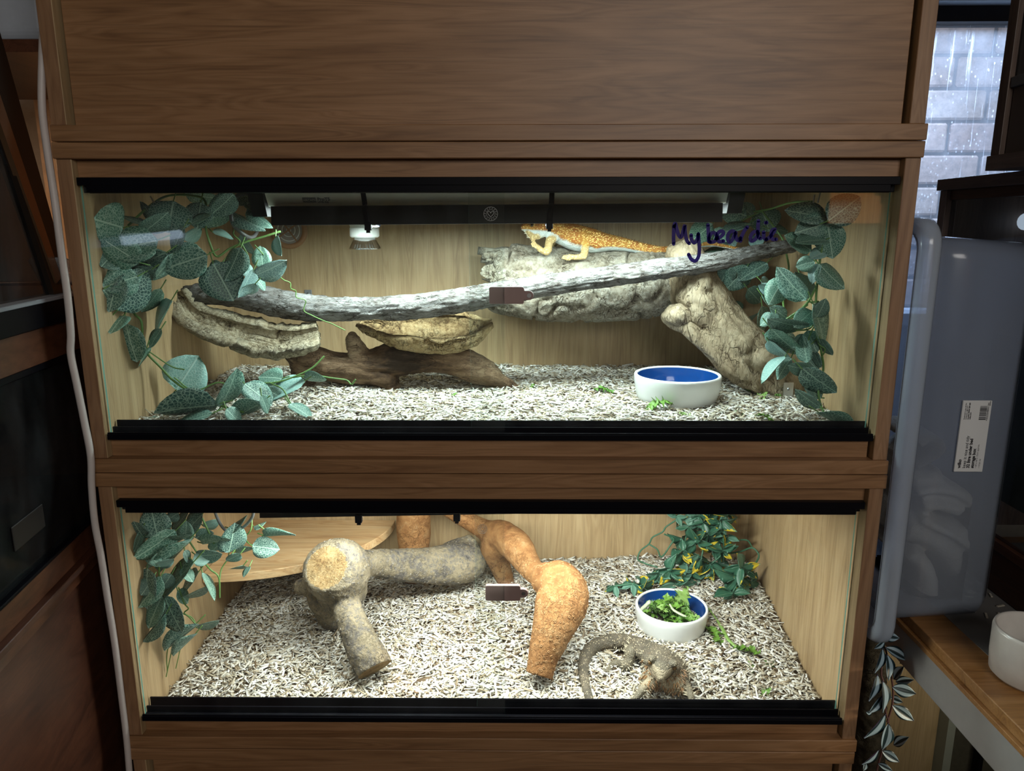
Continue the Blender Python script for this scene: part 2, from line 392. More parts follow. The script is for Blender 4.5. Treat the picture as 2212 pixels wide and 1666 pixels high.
# brick wall outside: each brick its own piece, courses dropping away from the window
bw = struct(thing('wall_outside', (1.35, 1.32, 0.1)))
BRM = []
for k, c in enumerate(((0.46, 0.35, 0.31), (0.50, 0.39, 0.34), (0.42, 0.34, 0.31), (0.52, 0.43, 0.38))):
    m, nt, b = newmat('brick_%d' % k)
    f = noise(nt, coords(nt), 40, 5, 0.65); nt.links.new(ramp(nt, f, [(0.3, tuple(x*.6 for x in c)), (0.6, c)]), b.inputs['Base Color'])
    b.inputs['Roughness'].default_value = 0.9; bump(nt, b, f, 0.5, 0.004); BRM.append(m)
MORT = plain('mortar', (0.13, 0.13, 0.135), 0.95, var=0.2)
boxo('mortar_bed', 1.05, 1.56, 1.335, 1.40, 0.10, 1.25, MORT, bw)
bl, bh = 0.215, 0.085
for r in range(12):
    for c in range(-1, 4):
        x0 = 1.05+c*bl+(0.5*bl if r % 2 else 0); x1 = x0+bl-0.012; z0 = 0.11+r*(bh+0.010)
        x0 = max(x0, 1.055); x1 = min(x1, 1.555)
        if x1-x0 < 0.03: continue
        bevel(boxo('brick', x0, x1, 1.322+random.uniform(-.004, .004), 1.36, z0, z0+bh, BRM[random.randrange(4)], bw), 0.006, 1)
boxo('corner_post', 0.95, 1.045, 1.25, 1.42, 0.1, 1.25, plain('shadow_gap_grey', (0.16, 0.18, 0.20), 0.6), bw, 0.02)  # dark colour painted for the shadow gap beside the bricks
boxo('downpipe', 1.57, 1.70, 1.20, 1.36, 0.1, 1.25, plain('pale_render', (0.75, 0.80, 0.85), 0.7), bw, 0.02)

# ------------------------------------------------------------------ the oak vivarium stack
HU = 0.4799; TT = 0.0217; TBB = 0.0215; WH = 0.6; XI = 0.577; DP = 0.55
TRACK = BLACK
def track(parent, name, zlo, zhi, top):
    """double-channel sliding glass track"""
    mb = MB(); x0, x1 = -XI+.002, XI-.002
    if top:
        mb.box(x0, x1, 0.004, 0.034, zhi-0.006, zhi)
        for y in (0.004, 0.0175, 0.031): mb.box(x0+(0.012 if y < .01 else 0), x1-(0.012 if y < .01 else 0), y, y+0.003, zlo, zhi-0.006)
        mb.box(x0, x1, 0.003, 0.006, zhi-0.011, zhi)
    else:
        mb.box(x0, x1, 0.002, 0.034, zlo, zlo+0.006)
        for y, zz in ((0.002, zlo+0.011), (0.0175, zlo+0.016), (0.031, zhi)): mb.box(x0, x1, y, y+0.003, zlo+.006, zz)
        mb.box(x0, x1, 0.0005, 0.004, zlo, zlo+0.009)
    return bevel(mb.build(name, TRACK, parent), 0.0006, 1)
def handle(parent, px0, px1, py0, py1, tabpx, y):
    a = at(px0, py1, Y=y); b = at(px1, py0, Y=y); t = at(tabpx, (py0+py1)/2, Y=y)
    x0, x1, z0, z1 = a[0], b[0], a[2], b[2]; zc = (z0+z1)/2; hh = (z1-z0)/2
    o = bpy.data.objects
    pts = []
    def arc(cx, cz, r, a0, a1, n=5): return [(cx+r*math.cos(math.radians(a0+(a1-a0)*i/n)), cz+r*math.sin(math.radians(a0+(a1-a0)*i/n))) for i in range(n+1)]
    r = .003
    pts += arc(x0+r, z1-r, r, 180, 90); pts += arc(x1-r, z1-r, r, 90, 0)
    tz = hh*.55
    pts += [(x1, zc+tz)]; pts += arc(t[0]-tz, zc, tz, 90, -90, 8); pts += [(x1, zc-tz)]
    pts += arc(x1-r, z0+r, r, 0, -90); pts += arc(x0+r, z0+r, r, 270, 180)
    n = len(pts); V = [(p[0], y-.0075, p[1]) for p in pts]+[(p[0], y, p[1]) for p in pts]
    F = [tuple(range(n)), tuple(range(2*n-1, n-1, -1))]+[(i, n+i, n+(i+1) % n, (i+1) % n) for i in range(n)]
    h = mk('handle', V, F, HANDLE, parent)
    bevel(h, 0.0012, 2)
    V, F = lathe([(0.0012, 0), (0.0030, 0), (0.0030, 0.0012), (0.0012, 0.0012)], (0, 0, 0), 16)
    V = [(t[0]-tz+v[0], y-.0075-v[2], zc+v[1]) for v in V]
    return h, (t[0]-tz, y-.0075, zc)
def vivarium(name, label, zb, glass, rail_top, rail_bot, door_px, panel=False):
    zt = zb+HU-0.0012
    root = thing(name, (0, 0, zb), label, 'vivarium' if glass else 'cabinet')
    jit = random.uniform(-.0012, .0012)
    bevel(MB().box(-WH+jit, WH+jit, -0.004, DP, zt-TT, zt).build('top_panel', OAKX, root), 0.001, 1)
    bevel(MB().box(-WH+jit, WH+jit, -0.004, DP, zb, zb+TBB).build('base_panel', [OAKX], root), 0.001, 1)
    for s in (-1, 1):
        m = MB().box(*( (-WH+.0015, -XI) if s < 0 else (XI, WH-.0015) ), 0.0, DP, zb+TBB, zt-TT)
        o = m.build('side_panel', [OAKZ, OAKIN_LIT], root)
        o.data.polygons[3 if s < 0 else 5].material_index = 1
        bevel(o, 0.0008, 1)
    if not glass:
        boxo('front_panel', -XI+.004, XI-.004, 0.014, 0.03, zb+TBB, zt-TT, OAKX, root, 0.001)
        boxo('back_panel', -XI, XI, 0.53, 0.54, zb+TBB, zt-TT, OAKZ, root)
        return root, zt
    boxo('back_panel', -XI, XI, 0.540, 0.548, zb+TBB, zt-TT, OAKIN_LIT, root)
    boxo('floor_panel', -XI, XI, 0.035, 0.540, zb+TBB, zb+TBB+.002, OAKFL, root)
    boxo('ceiling_panel', -XI, XI, 0.035, 0.540, zt-TT-.002, zt-TT, OAKIN_LIT, root)
    boxo('top_rail', -XI, XI, 0.013, 0.031, rail_top, zt-TT, OAKX, root, 0.0008)
    boxo('bottom_rail', -XI, XI-.003, 0.013, 0.031, zb+TBB, rail_bot, OAKX, root, 0.0008)
    track(root, 'upper_track', rail_top-0.0205, rail_top, True)
    track(root, 'lower_track', rail_bot-0.001, rail_bot+0.022, False)
    gz0, gz1 = rail_bot+0.0055, rail_top-0.0065
    xl = at(door_px[1], door_px[2], Y=.012)[0]; xr = at(door_px[0], door_px[2], Y=.026)[0]
    doors = []
    for (a, b, y) in ((-XI+.003, xl, 0.0095), (xr, XI-.004, 0.0235)):
        m = MB().box(a, b, y, y+0.004, gz0, gz1)
        o = m.build('glass_door', [GLASS, GEDGE], root)
        for i in (3, 5): o.data.polygons[i].material_index = 1
        doors.append(o)
    return root, zt, doors
# measured heights: rails and glass edges
TOPC = vivarium('storage_cabinet', 'closed oak cabinet with plain front panel on top of the vivarium stack', HU, False, 0, 0, None)
UPV = vivarium('vivarium', 'upper oak glass-fronted vivarium holding the orange lizard', 0.0, True, 0.4325, 0.0515, (1015, 1090, 660))
LOV = vivarium('vivarium', 'lower oak glass-fronted vivarium with orange root and brown lizard', -HU, True, -0.0475, -0.4315, (1028, 1090, 1300))
BOTC = vivarium('storage_cabinet', 'oak cabinet at the bottom of the stack under the vivaria', -2*HU, False, 0, 0, None)
for v in (TOPC,): pass
# handles sit on the rear (right-hand) pane
for VV, a in ((UPV, (1057, 1132, 619, 656, 1153)), (LOV, (1049, 1124, 1261, 1294, 1141))):
    h, c = handle(VV[2][1], *a, 0.0235)
    V, F = lathe([(0.0014, 0), (0.0032, 0), (0.0032, 0.0010), (0.0014, 0.0010)], (0, 0, 0), 16)
    mk('key_hole', [(c[0]+v[0], c[1]+.0002-v[2], c[2]+v[1]) for v in V], F, STEEL, h)
# ---- marker writing on the upper right pane
def ribbon(mb, pts, w, y, n=None):
    P = cr([(p[0], p[1]) for p in pts], n or max(8, len(pts)*5)); w = w/2
    W3 = np.array([at(p[0], p[1], Y=y) for p in P]); T = np.gradient(W3, axis=0); T /= np.maximum(np.linalg.norm(T, axis=1, keepdims=True), 1e-9)
    S = np.cross(T, (0, 1, 0)); k = len(P); V = []
    for dy in (0, -0.0003):
        for s in (1, -1):
            for i in range(k): V.append(W3[i]+S[i]*w*s+np.array([0, dy, 0]))
    F = []
    A, B, C, D = 0, k, 2*k, 3*k
    for i in range(k-1):
        F += [(C+i, C+i+1, D+i+1, D+i), (A+i, B+i, B+i+1, A+i+1), (A+i, A+i+1, C+i+1, C+i), (B+i, D+i, D+i+1, B+i+1)]
    F += [(A, C, D, B), (A+k-1, B+k-1, D+k-1, C+k-1)]
    mb.add(V, F)
    for e in (0, k-1):
        seg = 10; c = W3[e]; vv = [c+np.array([math.cos(2*math.pi*j/seg)*w, dy, math.sin(2*math.pi*j/seg)*w]) for dy in (-0.0003, 0) for j in range(seg)]
        mb.add(vv, [tuple(range(seg)), tuple(range(2*seg-1, seg-1, -1))]+[(j, seg+j, seg+(j+1) % seg, (j+1) % seg) for j in range(seg)])
cc = crop(1440, 460, 280/2212.0)
mb = MB(); W_ = 0.0052
for st in ([(120, 530), (118, 400), (125, 230)], [(125, 230), (145, 180), (165, 250), (205, 380), (250, 410), (285, 290), (310, 215), (315, 330), (345, 470), (385, 520)],
           [(418, 380), (425, 460), (470, 510), (520, 460), (540, 360)], [(540, 360), (550, 480), (558, 620), (545, 740), (490, 820), (420, 790), (375, 710)],
           [(705, 205), (712, 340), (720, 490)], [(720, 440), (760, 350), (830, 350), (850, 430), (810, 490), (740, 500)],
           [(840, 440), (920, 410), (970, 350), (940, 310), (880, 340), (860, 420), (900, 490), (970, 480)],
           [(1180, 340), (1120, 310), (1060, 350), (1040, 440), (1080, 500), (1130, 440), (1170, 350), (1180, 420), (1220, 470), (1260, 430)],
           [(1260, 480), (1280, 400), (1330, 300), (1375, 245)], [(1550, 320), (1480, 330), (1430, 410), (1450, 480), (1520, 440), (1560, 350)], [(1565, 135), (1560, 260), (1565, 400), (1600, 440)],
           [(1655, 330), (1660, 420), (1700, 455)], [(1700, 455), (1750, 420), (1820, 340), (1850, 280), (1800, 300), (1780, 380), (1810, 450), (1870, 450)], [(1690, 165), (1705, 168)]):
    ribbon(mb, [cc(*p) for p in st], W_, 0.0233)
w = mb.build('marker_writing', INK, UPV[2][1]); w['label'] = 'purple-blue handwriting reading My beardie'
# ---- small etched safety marks on the glass
def mark(parent, px, py, r, y):
    mb = MB()
    for rr, ww in ((r, .0004), (r*.62, .0003)):
        ribbon(mb, [(px+rr*math.cos(t), py+rr*math.sin(t)) for t in np.linspace(0, 2*math.pi, 20)], ww, y, 40)
    q = r*.42
    ribbon(mb, [(px, py+q*1.1), (px-q, py-q*.1), (px-q*.8, py-q*.9), (px-q*.1, py-q*.5), (px, py-q*.1), (px+q*.1, py-q*.5), (px+q*.8, py-q*.9), (px+q, py-q*.1), (px, py+q*1.1)], .0005, y, 40)
    for k in range(14):
        t = 2*math.pi*k/14; ribbon(mb, [(px+r*.76*math.cos(t), py+r*.76*math.sin(t)), (px+r*.88*math.cos(t+.1), py+r*.88*math.sin(t+.1))], .0005, y, 3)
    mb.build('etched_mark', ETCH, parent)
mark(UPV[2][0], 1060, 462, 15, 0.0094)
mark(LOV[2][0], 1042, 1143, 10, 0.0094)
# ---- round vent in the back of the upper vivarium
vc = at(624, 497, Y=0.5395); vr = 40*mpp(.54)
def ydisc(prof, c, seg=40):
    V, F = lathe(prof, (0, 0, 0), seg); return [(c[0]+v[0], c[1]-v[2], c[2]+v[1]) for v in V], F
vt = thing('x', (0, 0, 0)); bpy.data.objects.remove(vt)
V, F = ydisc([(vr*.70, -.004), (vr*.74, 0.004), (vr*.95, 0.005), (vr, 0.002), (vr, -.004)], vc)
F = F[:-2]+[(i, (i+1) % 40, 160+(i+1) % 40, 160+i)[::-1] for i in range(40)]
vent = mk('air_vent', V, F, VENTM, UPV[0], True)
V, F = ydisc([(.0005, 0.0), (vr*.72, 0.0), (vr*.72, .0012), (.0005, .0012)], vc); mk('vent_mesh', V, F, VENTG, vent)
for k in range(1, 6):
    r = vr*.70*k/6
    V, F = ydisc([(r-.0008, .001), (r-.0008, .003), (r+.0008, .003), (r+.0008, .001)], vc, 28); F = F[:-2]; mk('vent_slat', V, F, WHITEP if k % 2 else VENTG, vent)
for ang in (35, 125):
    d = np.array([math.cos(math.radians(ang)), 0, math.sin(math.radians(ang))])*vr*.7
    V, F = loft([vc+d+(0, -.003, 0), vc-d+(0, -.003, 0)], .0016, 6, 4, up=(0, 1, 0)); mk('vent_bar', V, F, VENTM, vent)
# small grey bracket on the back wall
c = at(666, 634, Y=.5395); br = boxo('bracket', c[0]-.008, c[0]+.008, .5375, .5395, c[2]-.012, c[2]+.008, GREYM, UPV[0], .0008)
V, F = ydisc([(.0003, 0), (.003, 0), (.002, .0018), (.0003, .002)], c+(0, -.002, 0), 12); mk('screw', V, F, STEEL, br)
# ------------------------------------------------------------------ lamp units in the two vivaria
TUBE = None
def emit(name, col, s):
    m, nt, b = newmat(name); b.inputs['Base Color'].default_value = (*col, 1); b.inputs['Emission Color'].default_value = (*col, 1); b.inputs['Emission Strength'].default_value = s; return m
TUBEM = emit('lit_tube', (0.86, 0.98, 1.0), 14)
CHROME = plain('mirror_reflector', (0.8, 0.8, 0.8), 0.15, 1.0)
def tube_unit(label, pl, pr, zb, zroof, Y, power, col, ties, printed, back=.45):
    """T5 kit: cream housing on top, black-backed reflector below, lit tube inside, cable ties round it"""
    x0, x1 = pl, pr; dz = zb[1]-zb[0]
    root = thing('tube_lamp', ((x0+x1)/2, Y, zb[0]), label, 'lamp')
    def zz(x): return zb[0]+dz*(x-x0)/(x1-x0)
    def prof(name, pr_, mat, xa, xb, smooth=False):
        V = []; F = []; k = len(pr_)
        for x in (xa, xb):
            for (y, z) in pr_: V.append((x, Y+y, zz(x)+z))
        for i in range(k): F.append((i, (i+1) % k, k+(i+1) % k, k+i))
        F += [tuple(range(k))[::-1], tuple(range(k, 2*k))]
        return mk(name, V, F, mat, root, smooth)
    H = 0.030
    prof('reflector', [(-.043, 0), (-.040, H), (.040, H), (.043, 0), (.041, 0), (.037, H-.003), (-.037, H-.003), (-.041, 0)], BLACKM, x0, x1)
    prof('reflector_lining', [(-.0405, .001), (-.0365, H-.0035), (.0365, H-.0035), (.0405, .001), (.0395, .001), (.0355, H-.0045), (-.0355, H-.0045), (-.0395, .001)], CHROME, x0+.002, x1-.002)
    hz = zroof-zb[0]-.004
    hs = prof('housing', [(-.021, H), (-.0225, H+.004), (-.060, hz), (.034, hz), (.024, H+.006), (.022, H)], CREAMP, x0-.012, x1+.012); bevel(hs, .002, 2)
    prof('end_cap', [(-.029, H-.016), (-.064, hz+.001), (.036, hz+.001), (.027, H-.016)], BLACKM, x0-.034, x0-.010)
    prof('end_cap', [(-.029, H-.016), (-.064, hz+.001), (.036, hz+.001), (.027, H-.016)], BLACKM, x1+.010, x1+.034)
    V, F = loft([(x0+.01, Y, zz(x0)+.013), (x1-.01, Y, zz(x1)+.013)], .008, 14, 4); mk('tube', V, F, TUBEM, root, True)
    for (xt, dx) in ties:
        pa = [(xt, Y-.061, zz(xt)+hz), (xt, Y-.0265, zz(xt)+H+.006), (xt+dx*.35, Y-.042, zz(xt)+H-.003), (xt+dx, Y-.046, zz(xt)-.001), (xt+dx, Y-.02, zz(xt)-.003), (xt+dx, Y+.03, zz(xt)-.003), (xt+dx, Y+.045, zz(xt))]
        V, F = loft(pa, [(.0042, .0012)]*7, 8, 26, up=(0, -1, 0)); t = mk('cable_tie', V, F, BLACK, root)
        e = (xt+dx, Y-.046, zz(xt)); boxo('tie_head', e[0]-.0055, e[0]+.0055, e[1]-.004, e[1]+.005, e[2]-.009, e[2]+.005, BLACK, t, .001)
        boxo('tie_tail', e[0]-.003, e[0]+.003, e[1]-.002, e[1]+.002, e[2]-.013, e[2]-.008, BLACK, t)
    if printed:
        zl, zh = zb[0]+H+.004, zb[0]+hz; sl = Vector((0, -.0375, zh-zl)).normalized(); nn = Vector((0, -sl.z, sl.y))
        def face(px, py):
            y = -.034
            for _ in range(4):
                q = at(px, py, Y=Y+y); y = -.0225-.0375*(q[2]-zl)/(zh-zl)
            return Vector((q[0], Y+y, q[2]))+nn*.0006
        def pm(px, py):
            p = face(px, py); return Matrix(((1, 0, nn.x, p.x), (0, sl.y, nn.y, p.y), (0, sl.z, nn.z, p.z), (0, 0, 0, 1)))
        a = face(655, 437); w_ = face(684, 437).x-a.x; hh = .0092
        V = [a, a+Vector((w_, 0, 0)), a+Vector((w_, 0, 0))+sl*hh, a+sl*hh]; V = V+[v-nn*.0005 for v in V]
        sgn = mk('printed_badge', np.array([tuple(v) for v in V]), [(0, 1, 2, 3), (7, 6, 5, 4), (0, 4, 5, 1), (1, 5, 6, 2), (2, 6, 7, 3), (3, 7, 4, 0)], GREYPR, root)
        text_mesh('badge_text', 'ARCADIA', .0056, Matrix.Translation(tuple(sl*.0024+nn*.0003+Vector((.0008, 0, 0)))) @ pm(655, 437), CREAMP, sgn)
        text_mesh('print', 'ProT5', .0082, pm(686, 433), GREYPR, root, .0003)
        text_mesh('print', 'UVB Kit', .0052, pm(687, 438), GREYPR, root, .0002)
        text_mesh('print', '- --- -- --- -', .0028, pm(710, 433), GREYPR, root)
        text_mesh('print', '-- - ---- -- --', .0028, pm(710, 437), GREYPR, root)
    l = area('tube_light', ((x0+x1)/2, Y, (zz(x0)+zz(x1))/2+.002), ((x0+x1)/2, Y, -3), (x1-x0)*.96, .055, power, col)
    l.rotation_euler[1] += -math.atan2(dz, x1-x0)
    area('tube_light_back', ((x0+x1)/2, Y+.022, (zz(x0)+zz(x1))/2+.006), ((x0+x1)/2, Y+1.0, (zz(x0)+zz(x1))/2-.75), (x1-x0)*.96, .016, power*back, col)
    return root
TL1 = tube_unit('tube lamp with cream housing and black reflector under the upper vivarium roof', -.356, .373, (.3665, .3712), .4567, .20, 5.2, (0.84, 1.0, 0.97),
                [(at(795, 447, Y=.2)[0], .008), (at(1190, 447, Y=.2)[0], -.004)], True)
TL2 = tube_unit('tube lamp with black reflector under the lower vivarium roof', -.375, .36, (-.098, -.083), -.0245, .10, 5.8, (0.97, 1.0, 0.94),
                [(at(788, 1110, Y=.1)[0], .0), (at(992, 1110, Y=.1)[0], .0)], False)
# lead of the upper lamp: loops down at its left end
def cable(name, pts, r, mat, parent=None, n=40, label=None, cat=None):
    V, F = loft(pts, r, 8, n); o = mk(name, V, F, mat, parent, True)
    if label: tagit(o, label, cat)
    return o
c1 = crop(150, 370, .35414)
def A(px, py, Y): return at(px, py, Y=Y)
cable('lead', [A(*c1(1190, 135), .20), A(*c1(1060, 138), .18), A(*c1(1005, 170), .17), A(*c1(985, 260), .17), A(*c1(1010, 340), .18), A(*c1(1110, 405), .22), A(*c1(1160, 330), .35), A(*c1(1190, 200), .50), A(*c1(1200, 120), .53)], .0033, CABLEG, TL1)
c5 = crop(230, 1060, .3001)
cable('lead', [A(*c5(1060, 120), .10), A(*c5(1050, 190), .11), A(*c5(990, 260), .13), A(*c5(900, 300), .14), A(*c5(840, 270), .14), A(*c5(795, 190), .13), A(*c5(775, 130), .12)], .0026, GREYM, TL2)
# halogen spot lamp in a white holder behind the tube lamp
sp = at(787, 495, Y=.36); sroot = thing('spot_lamp', (sp[0], .36, sp[2]-.035), 'silver halogen spot lamp in round white holder behind the tube lamp', 'lamp')
k = mpp(.36)
V, F = lathe([(.001, .10), (30*k, .10), (31*k, .004), (29.5*k, -.001), (31*k, -.002), (31*k, -19*k), (28*k, -22*k), (.001, -22*k)], (sp[0], .36, sp[2]+.004), 32); mk('lamp_holder', V, F, WHITEP, sroot, False)
pr_ = [(.001, -21*k), (20*k, -21*k), (24*k, -27*k), (29*k, -36*k), (33*k, -44*k), (35*k, -45*k), (35*k, -46.5*k), (31*k, -46*k), (.001, -45*k)]
V, F = lathe(pr_, (sp[0], .36, sp[2]+.004), 64)
V = [np.array(v) for v in V]
for i in range(len(pr_)):
    if 1 <= i <= 4:
        for j in range(64):
            if j % 2: v = V[i*64+j]; v[:2] = np.array([sp[0], .36])+(v[:2]-np.array([sp[0], .36]))*.955
mk('bulb', V, F, CHROME, sroot, False)
# added warm spot, unseen behind the lamp unit, tinting the lower chips orange
b2 = np.array([-.13, .19, -.105]); br2 = thing('spot_lamp', tuple(b2), 'added unseen warm spot lamp under the lower vivarium roof', 'lamp')
V, F = lathe([(.001, .075), (.02, .075), (.022, .03), (.001, .03)], b2, 24); mk('lamp_holder', V, F, WHITEP, br2)
V, F = lathe([(.012, .032), (.016, .02), (.026, .004), (.027, .002), (.012, .006)], b2, 24); mk('bulb', V, F, CHROME, br2, True)
sl = bpy.data.lights.new('added_warm_beam', 'SPOT'); sl.energy = 5.0; sl.color = (1, .62, .38); sl.spot_size = .42; sl.spot_blend = 1.0; sl.shadow_soft_size = .012
so = bpy.data.objects.new('added_warm_beam', sl); COL.objects.link(so); so.location = b2+(0, 0, .003)
so.rotation_euler = (Vector((-.165, .085, -.43))-Vector(b2)).to_track_quat('-Z', 'Y').to_euler()
# ------------------------------------------------------------------ bedding of wood chips
def chipmat(name, stops):
    m, nt, b = newmat(name); a = N(nt, 'ShaderNodeAttribute', attribute_name='rnd')
    c = ramp(nt, a.outputs['Fac'], stops); nt.links.new(c, b.inputs['Base Color']); b.inputs['Roughness'].default_value = 0.75; return m
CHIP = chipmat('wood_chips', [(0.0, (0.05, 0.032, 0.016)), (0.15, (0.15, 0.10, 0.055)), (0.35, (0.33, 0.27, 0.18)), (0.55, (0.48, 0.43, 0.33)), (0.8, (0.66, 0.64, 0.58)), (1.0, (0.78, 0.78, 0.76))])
def sm(x): x = np.clip(x, 0, 1); return x*x*(3-2*x)
def bedding(label, hf, n, keep, x0, x1, y0, y1, seed, big):
    rg = np.random.default_rng(seed)
    nx, ny = 120, 52
    gx, gy = np.meshgrid(np.linspace(x0, x1, nx), np.linspace(y0, y1, ny), indexing='ij')
    gz = hf(gx.ravel(), gy.ravel())-0.0035
    GV = np.column_stack([gx.ravel(), gy.ravel(), gz])
    i = np.arange(nx-1)[:, None]*ny+np.arange(ny-1)[None, :]; i = i.ravel()
    GF = np.column_stack([i, i+ny, i+ny+1, i+1])
    x = rg.uniform(x0+.004, x1-.004, n*2); y = rg.uniform(y0+.003, y1-.003, n*2)
    k = keep(x, y, rg); x, y = x[k][:n], y[k][:n]; n = len(x)
    L = np.clip(rg.lognormal(math.log(.0135), .42, n), .004, .026)*big; W = np.clip(rg.lognormal(math.log(.0029), .38, n), .0008, .0045)*(.6+.4*big); T = rg.uniform(.0005, .0012, n)
    long_ = rg.random(n) < .012; L[long_] *= 1.9; W[long_] *= 1.3
    ya = rg.uniform(0, 2*math.pi, n); pi_ = rg.normal(0, .24, n); ro = rg.normal(0, .4, n)
    z = hf(x, y)+rg.uniform(-.003, .0055, n)
    ex = np.column_stack([np.cos(ya)*np.cos(pi_), np.sin(ya)*np.cos(pi_), np.sin(pi_)])
    side = np.column_stack([-np.sin(ya), np.cos(ya), np.zeros(n)]); upv = np.cross(ex, side)
    ey = side*np.cos(ro)[:, None]+upv*np.sin(ro)[:, None]; ez = np.cross(ex, ey)
    C = np.column_stack([x, y, z]); tap = rg.uniform(.55, 1.0, n)
    vs = []
    for sz in (-1, 1):
        for sx, sy in ((-1, -1), (1, -1), (1, 1), (-1, 1)):
            w = W*(tap if sx > 0 else 1)
            vs.append(C+ex*(sx*L/2)[:, None]+ey*(sy*w/2)[:, None]+ez*(sz*T/2)[:, None])
    CV = np.stack(vs, 1).reshape(-1, 3); CV[:, 0] = np.clip(CV[:, 0], -XI+.0004, XI-.0004); CV[:, 1] = np.clip(CV[:, 1], .0355, .5395)
    b = (np.arange(n)*8)[:, None]+len(GV)
    q = np.array([[4, 5, 6, 7], [0, 1, 5, 4], [1, 2, 6, 5], [2, 3, 7, 6], [3, 0, 4, 7]])
    CF = (b[:, :, None]+q[None]).reshape(-1, 4)
    V = np.vstack([GV, CV]); F = np.vstack([GF, CF])
    org = np.array([0, .29, V[:, 2].min()]); V = V-org
    me = bpy.data.meshes.new('wood_chip_bedding'); me.vertices.add(len(V)); me.vertices.foreach_set('co', V.ravel())
    me.loops.add(F.size); me.loops.foreach_set('vertex_index', F.ravel().astype(np.int32)); me.polygons.add(len(F)); me.polygons.foreach_set('loop_start', np.arange(0, F.size, 4, dtype=np.int32))
    me.update(calc_edges=True); me.materials.append(CHIP)
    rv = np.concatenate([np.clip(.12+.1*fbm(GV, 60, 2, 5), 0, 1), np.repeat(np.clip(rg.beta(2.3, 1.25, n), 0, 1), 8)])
    o = bpy.data.objects.new('wood_chip_bedding', me); COL.objects.link(o); o.location = org
    set_attr(o, 'rnd', rv); return tagit(o, label, 'bedding', None, 'stuff')
def hU(x, y):
    P = np.column_stack([x, y, 0*x]); h = .055+.004*fbm(P, 9, 3, 1)+.0025*fbm(P, 30, 2, 3)
    h = h+.006*np.exp(-(((x+.3)/.12)**2+((y-.36)/.10)**2))+.004*sm((y-.35)/.2)
    return h
def hL(x, y):
    P = np.column_stack([x, y, 0*x])
    h = -.4465+.0035*fbm(P, 8, 3, 2)+.002*fbm(P, 30, 2, 4)+sm((y-.05)/.45)*(.022+.026*sm((x+.15)/.35))
    h = h+.010*np.exp(-(((x-.36)/.10)**2+((y-.50)/.07)**2))
    for (bx, by, rx, ry, d) in BARE: h = h-d*np.exp(-((((x-bx)/rx)**2+((y-by)/ry)**2)**2))
    return h
b1 = at(1345, 1437, Z=-.457); b2_ = at(1488, 1497, Z=-.457); b3 = at(1352, 1462, Z=-.457)
BARE = [(b1[0], b1[1], .017, .011, .02), (b2_[0], b2_[1], .010, .020, .02), (b3[0], b3[1], .006, .008, .02)]
def keepU(x, y, rg): return np.ones(len(x), bool)
def keepL(x, y, rg):
    k = np.ones(len(x), bool)
    for (bx, by, rx, ry, d) in BARE: k &= (((x-bx)/rx)**2+((y-by)/ry)**2) > 1.05
    return k
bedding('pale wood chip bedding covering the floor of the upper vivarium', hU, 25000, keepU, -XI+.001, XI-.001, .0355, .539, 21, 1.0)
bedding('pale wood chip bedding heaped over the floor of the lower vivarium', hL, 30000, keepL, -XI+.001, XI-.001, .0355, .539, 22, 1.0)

# ------------------------------------------------------------------ branches, cork and driftwood
def contour(nt, vec, scale, width, detail=3, dist=0.6):
    """thin wandering lines where a noise crosses its middle"""
    n = noise(nt, vec, scale, detail, 0.55, dist)
    d = math_(nt, 'ABSOLUTE', math_(nt, 'SUBTRACT', n, 0.5))
    return math_(nt, 'MINIMUM', math_(nt, 'DIVIDE', d, width), 1.0)
def woodmat(name, stops, freq=30, rough=0.8, crack=0.5, cscale=30, aniso=(1, 1, 1), bs=0.8, tint=None):
    m, nt, b = newmat(name)
    a = N(nt, 'ShaderNodeAttribute', attribute_name='h')
    n1 = noise(nt, coords(nt, aniso), freq, 8, 0.68)
    n0 = noise(nt, coords(nt), freq*.12, 3, 0.5)
    f = math_(nt, 'ADD', math_(nt, 'ADD', math_(nt, 'MULTIPLY', n1, 0.75), math_(nt, 'MULTIPLY', a.outputs['Fac'], 0.30)), math_(nt, 'MULTIPLY', math_(nt, 'SUBTRACT', n0, 0.5), 0.5))
    c = ramp(nt, f, stops)
    k1 = contour(nt, coords(nt, aniso), cscale, 0.022); k2 = contour(nt, coords(nt, tuple(x*1.0 for x in aniso), loc=(3, 1, 2)), cscale*2.6, 0.035)
    k = math_(nt, 'MULTIPLY', k1, math_(nt, 'ADD', math_(nt, 'MULTIPLY', k2, 0.5), 0.5))
    gate = ramp(nt, noise(nt, coords(nt), freq*.15, 3), [(0.40, (1, 1, 1)), (0.62, (0, 0, 0))])
    kk = math_(nt, 'MAXIMUM', k, math_(nt, 'MULTIPLY', gate, 1.0))
    dk = mixc(nt, 1.0, c, (1-crack, 1-crack*1.05, 1-crack*1.1), 'MULTIPLY')
    nt.links.new(mixc(nt, kk, dk, c), b.inputs['Base Color']); b.inputs['Roughness'].default_value = rough; b.inputs['Specular IOR Level'].default_value = 0.2
    bump(nt, b, math_(nt, 'ADD', n1, math_(nt, 'MULTIPLY', kk, 0.5)), bs, 0.005)
    return m
BARKW = woodmat('pale_branch_bark', [(0.34, (0.025, 0.018, 0.014)), (0.44, (0.10, 0.085, 0.075)), (0.54, (0.19, 0.18, 0.17)), (0.72, (0.29, 0.288, 0.285))], 190, crack=0.8, cscale=60, aniso=(.4, 1, 1), bs=1.0)
CORKP = woodmat('cork_bark_inner', [(0.28, (0.08, 0.058, 0.035)), (0.40, (0.27, 0.215, 0.135)), (0.54, (0.42, 0.36, 0.25)), (0.75, (0.52, 0.47, 0.36))], 170, crack=0.8, cscale=55, bs=1.0)
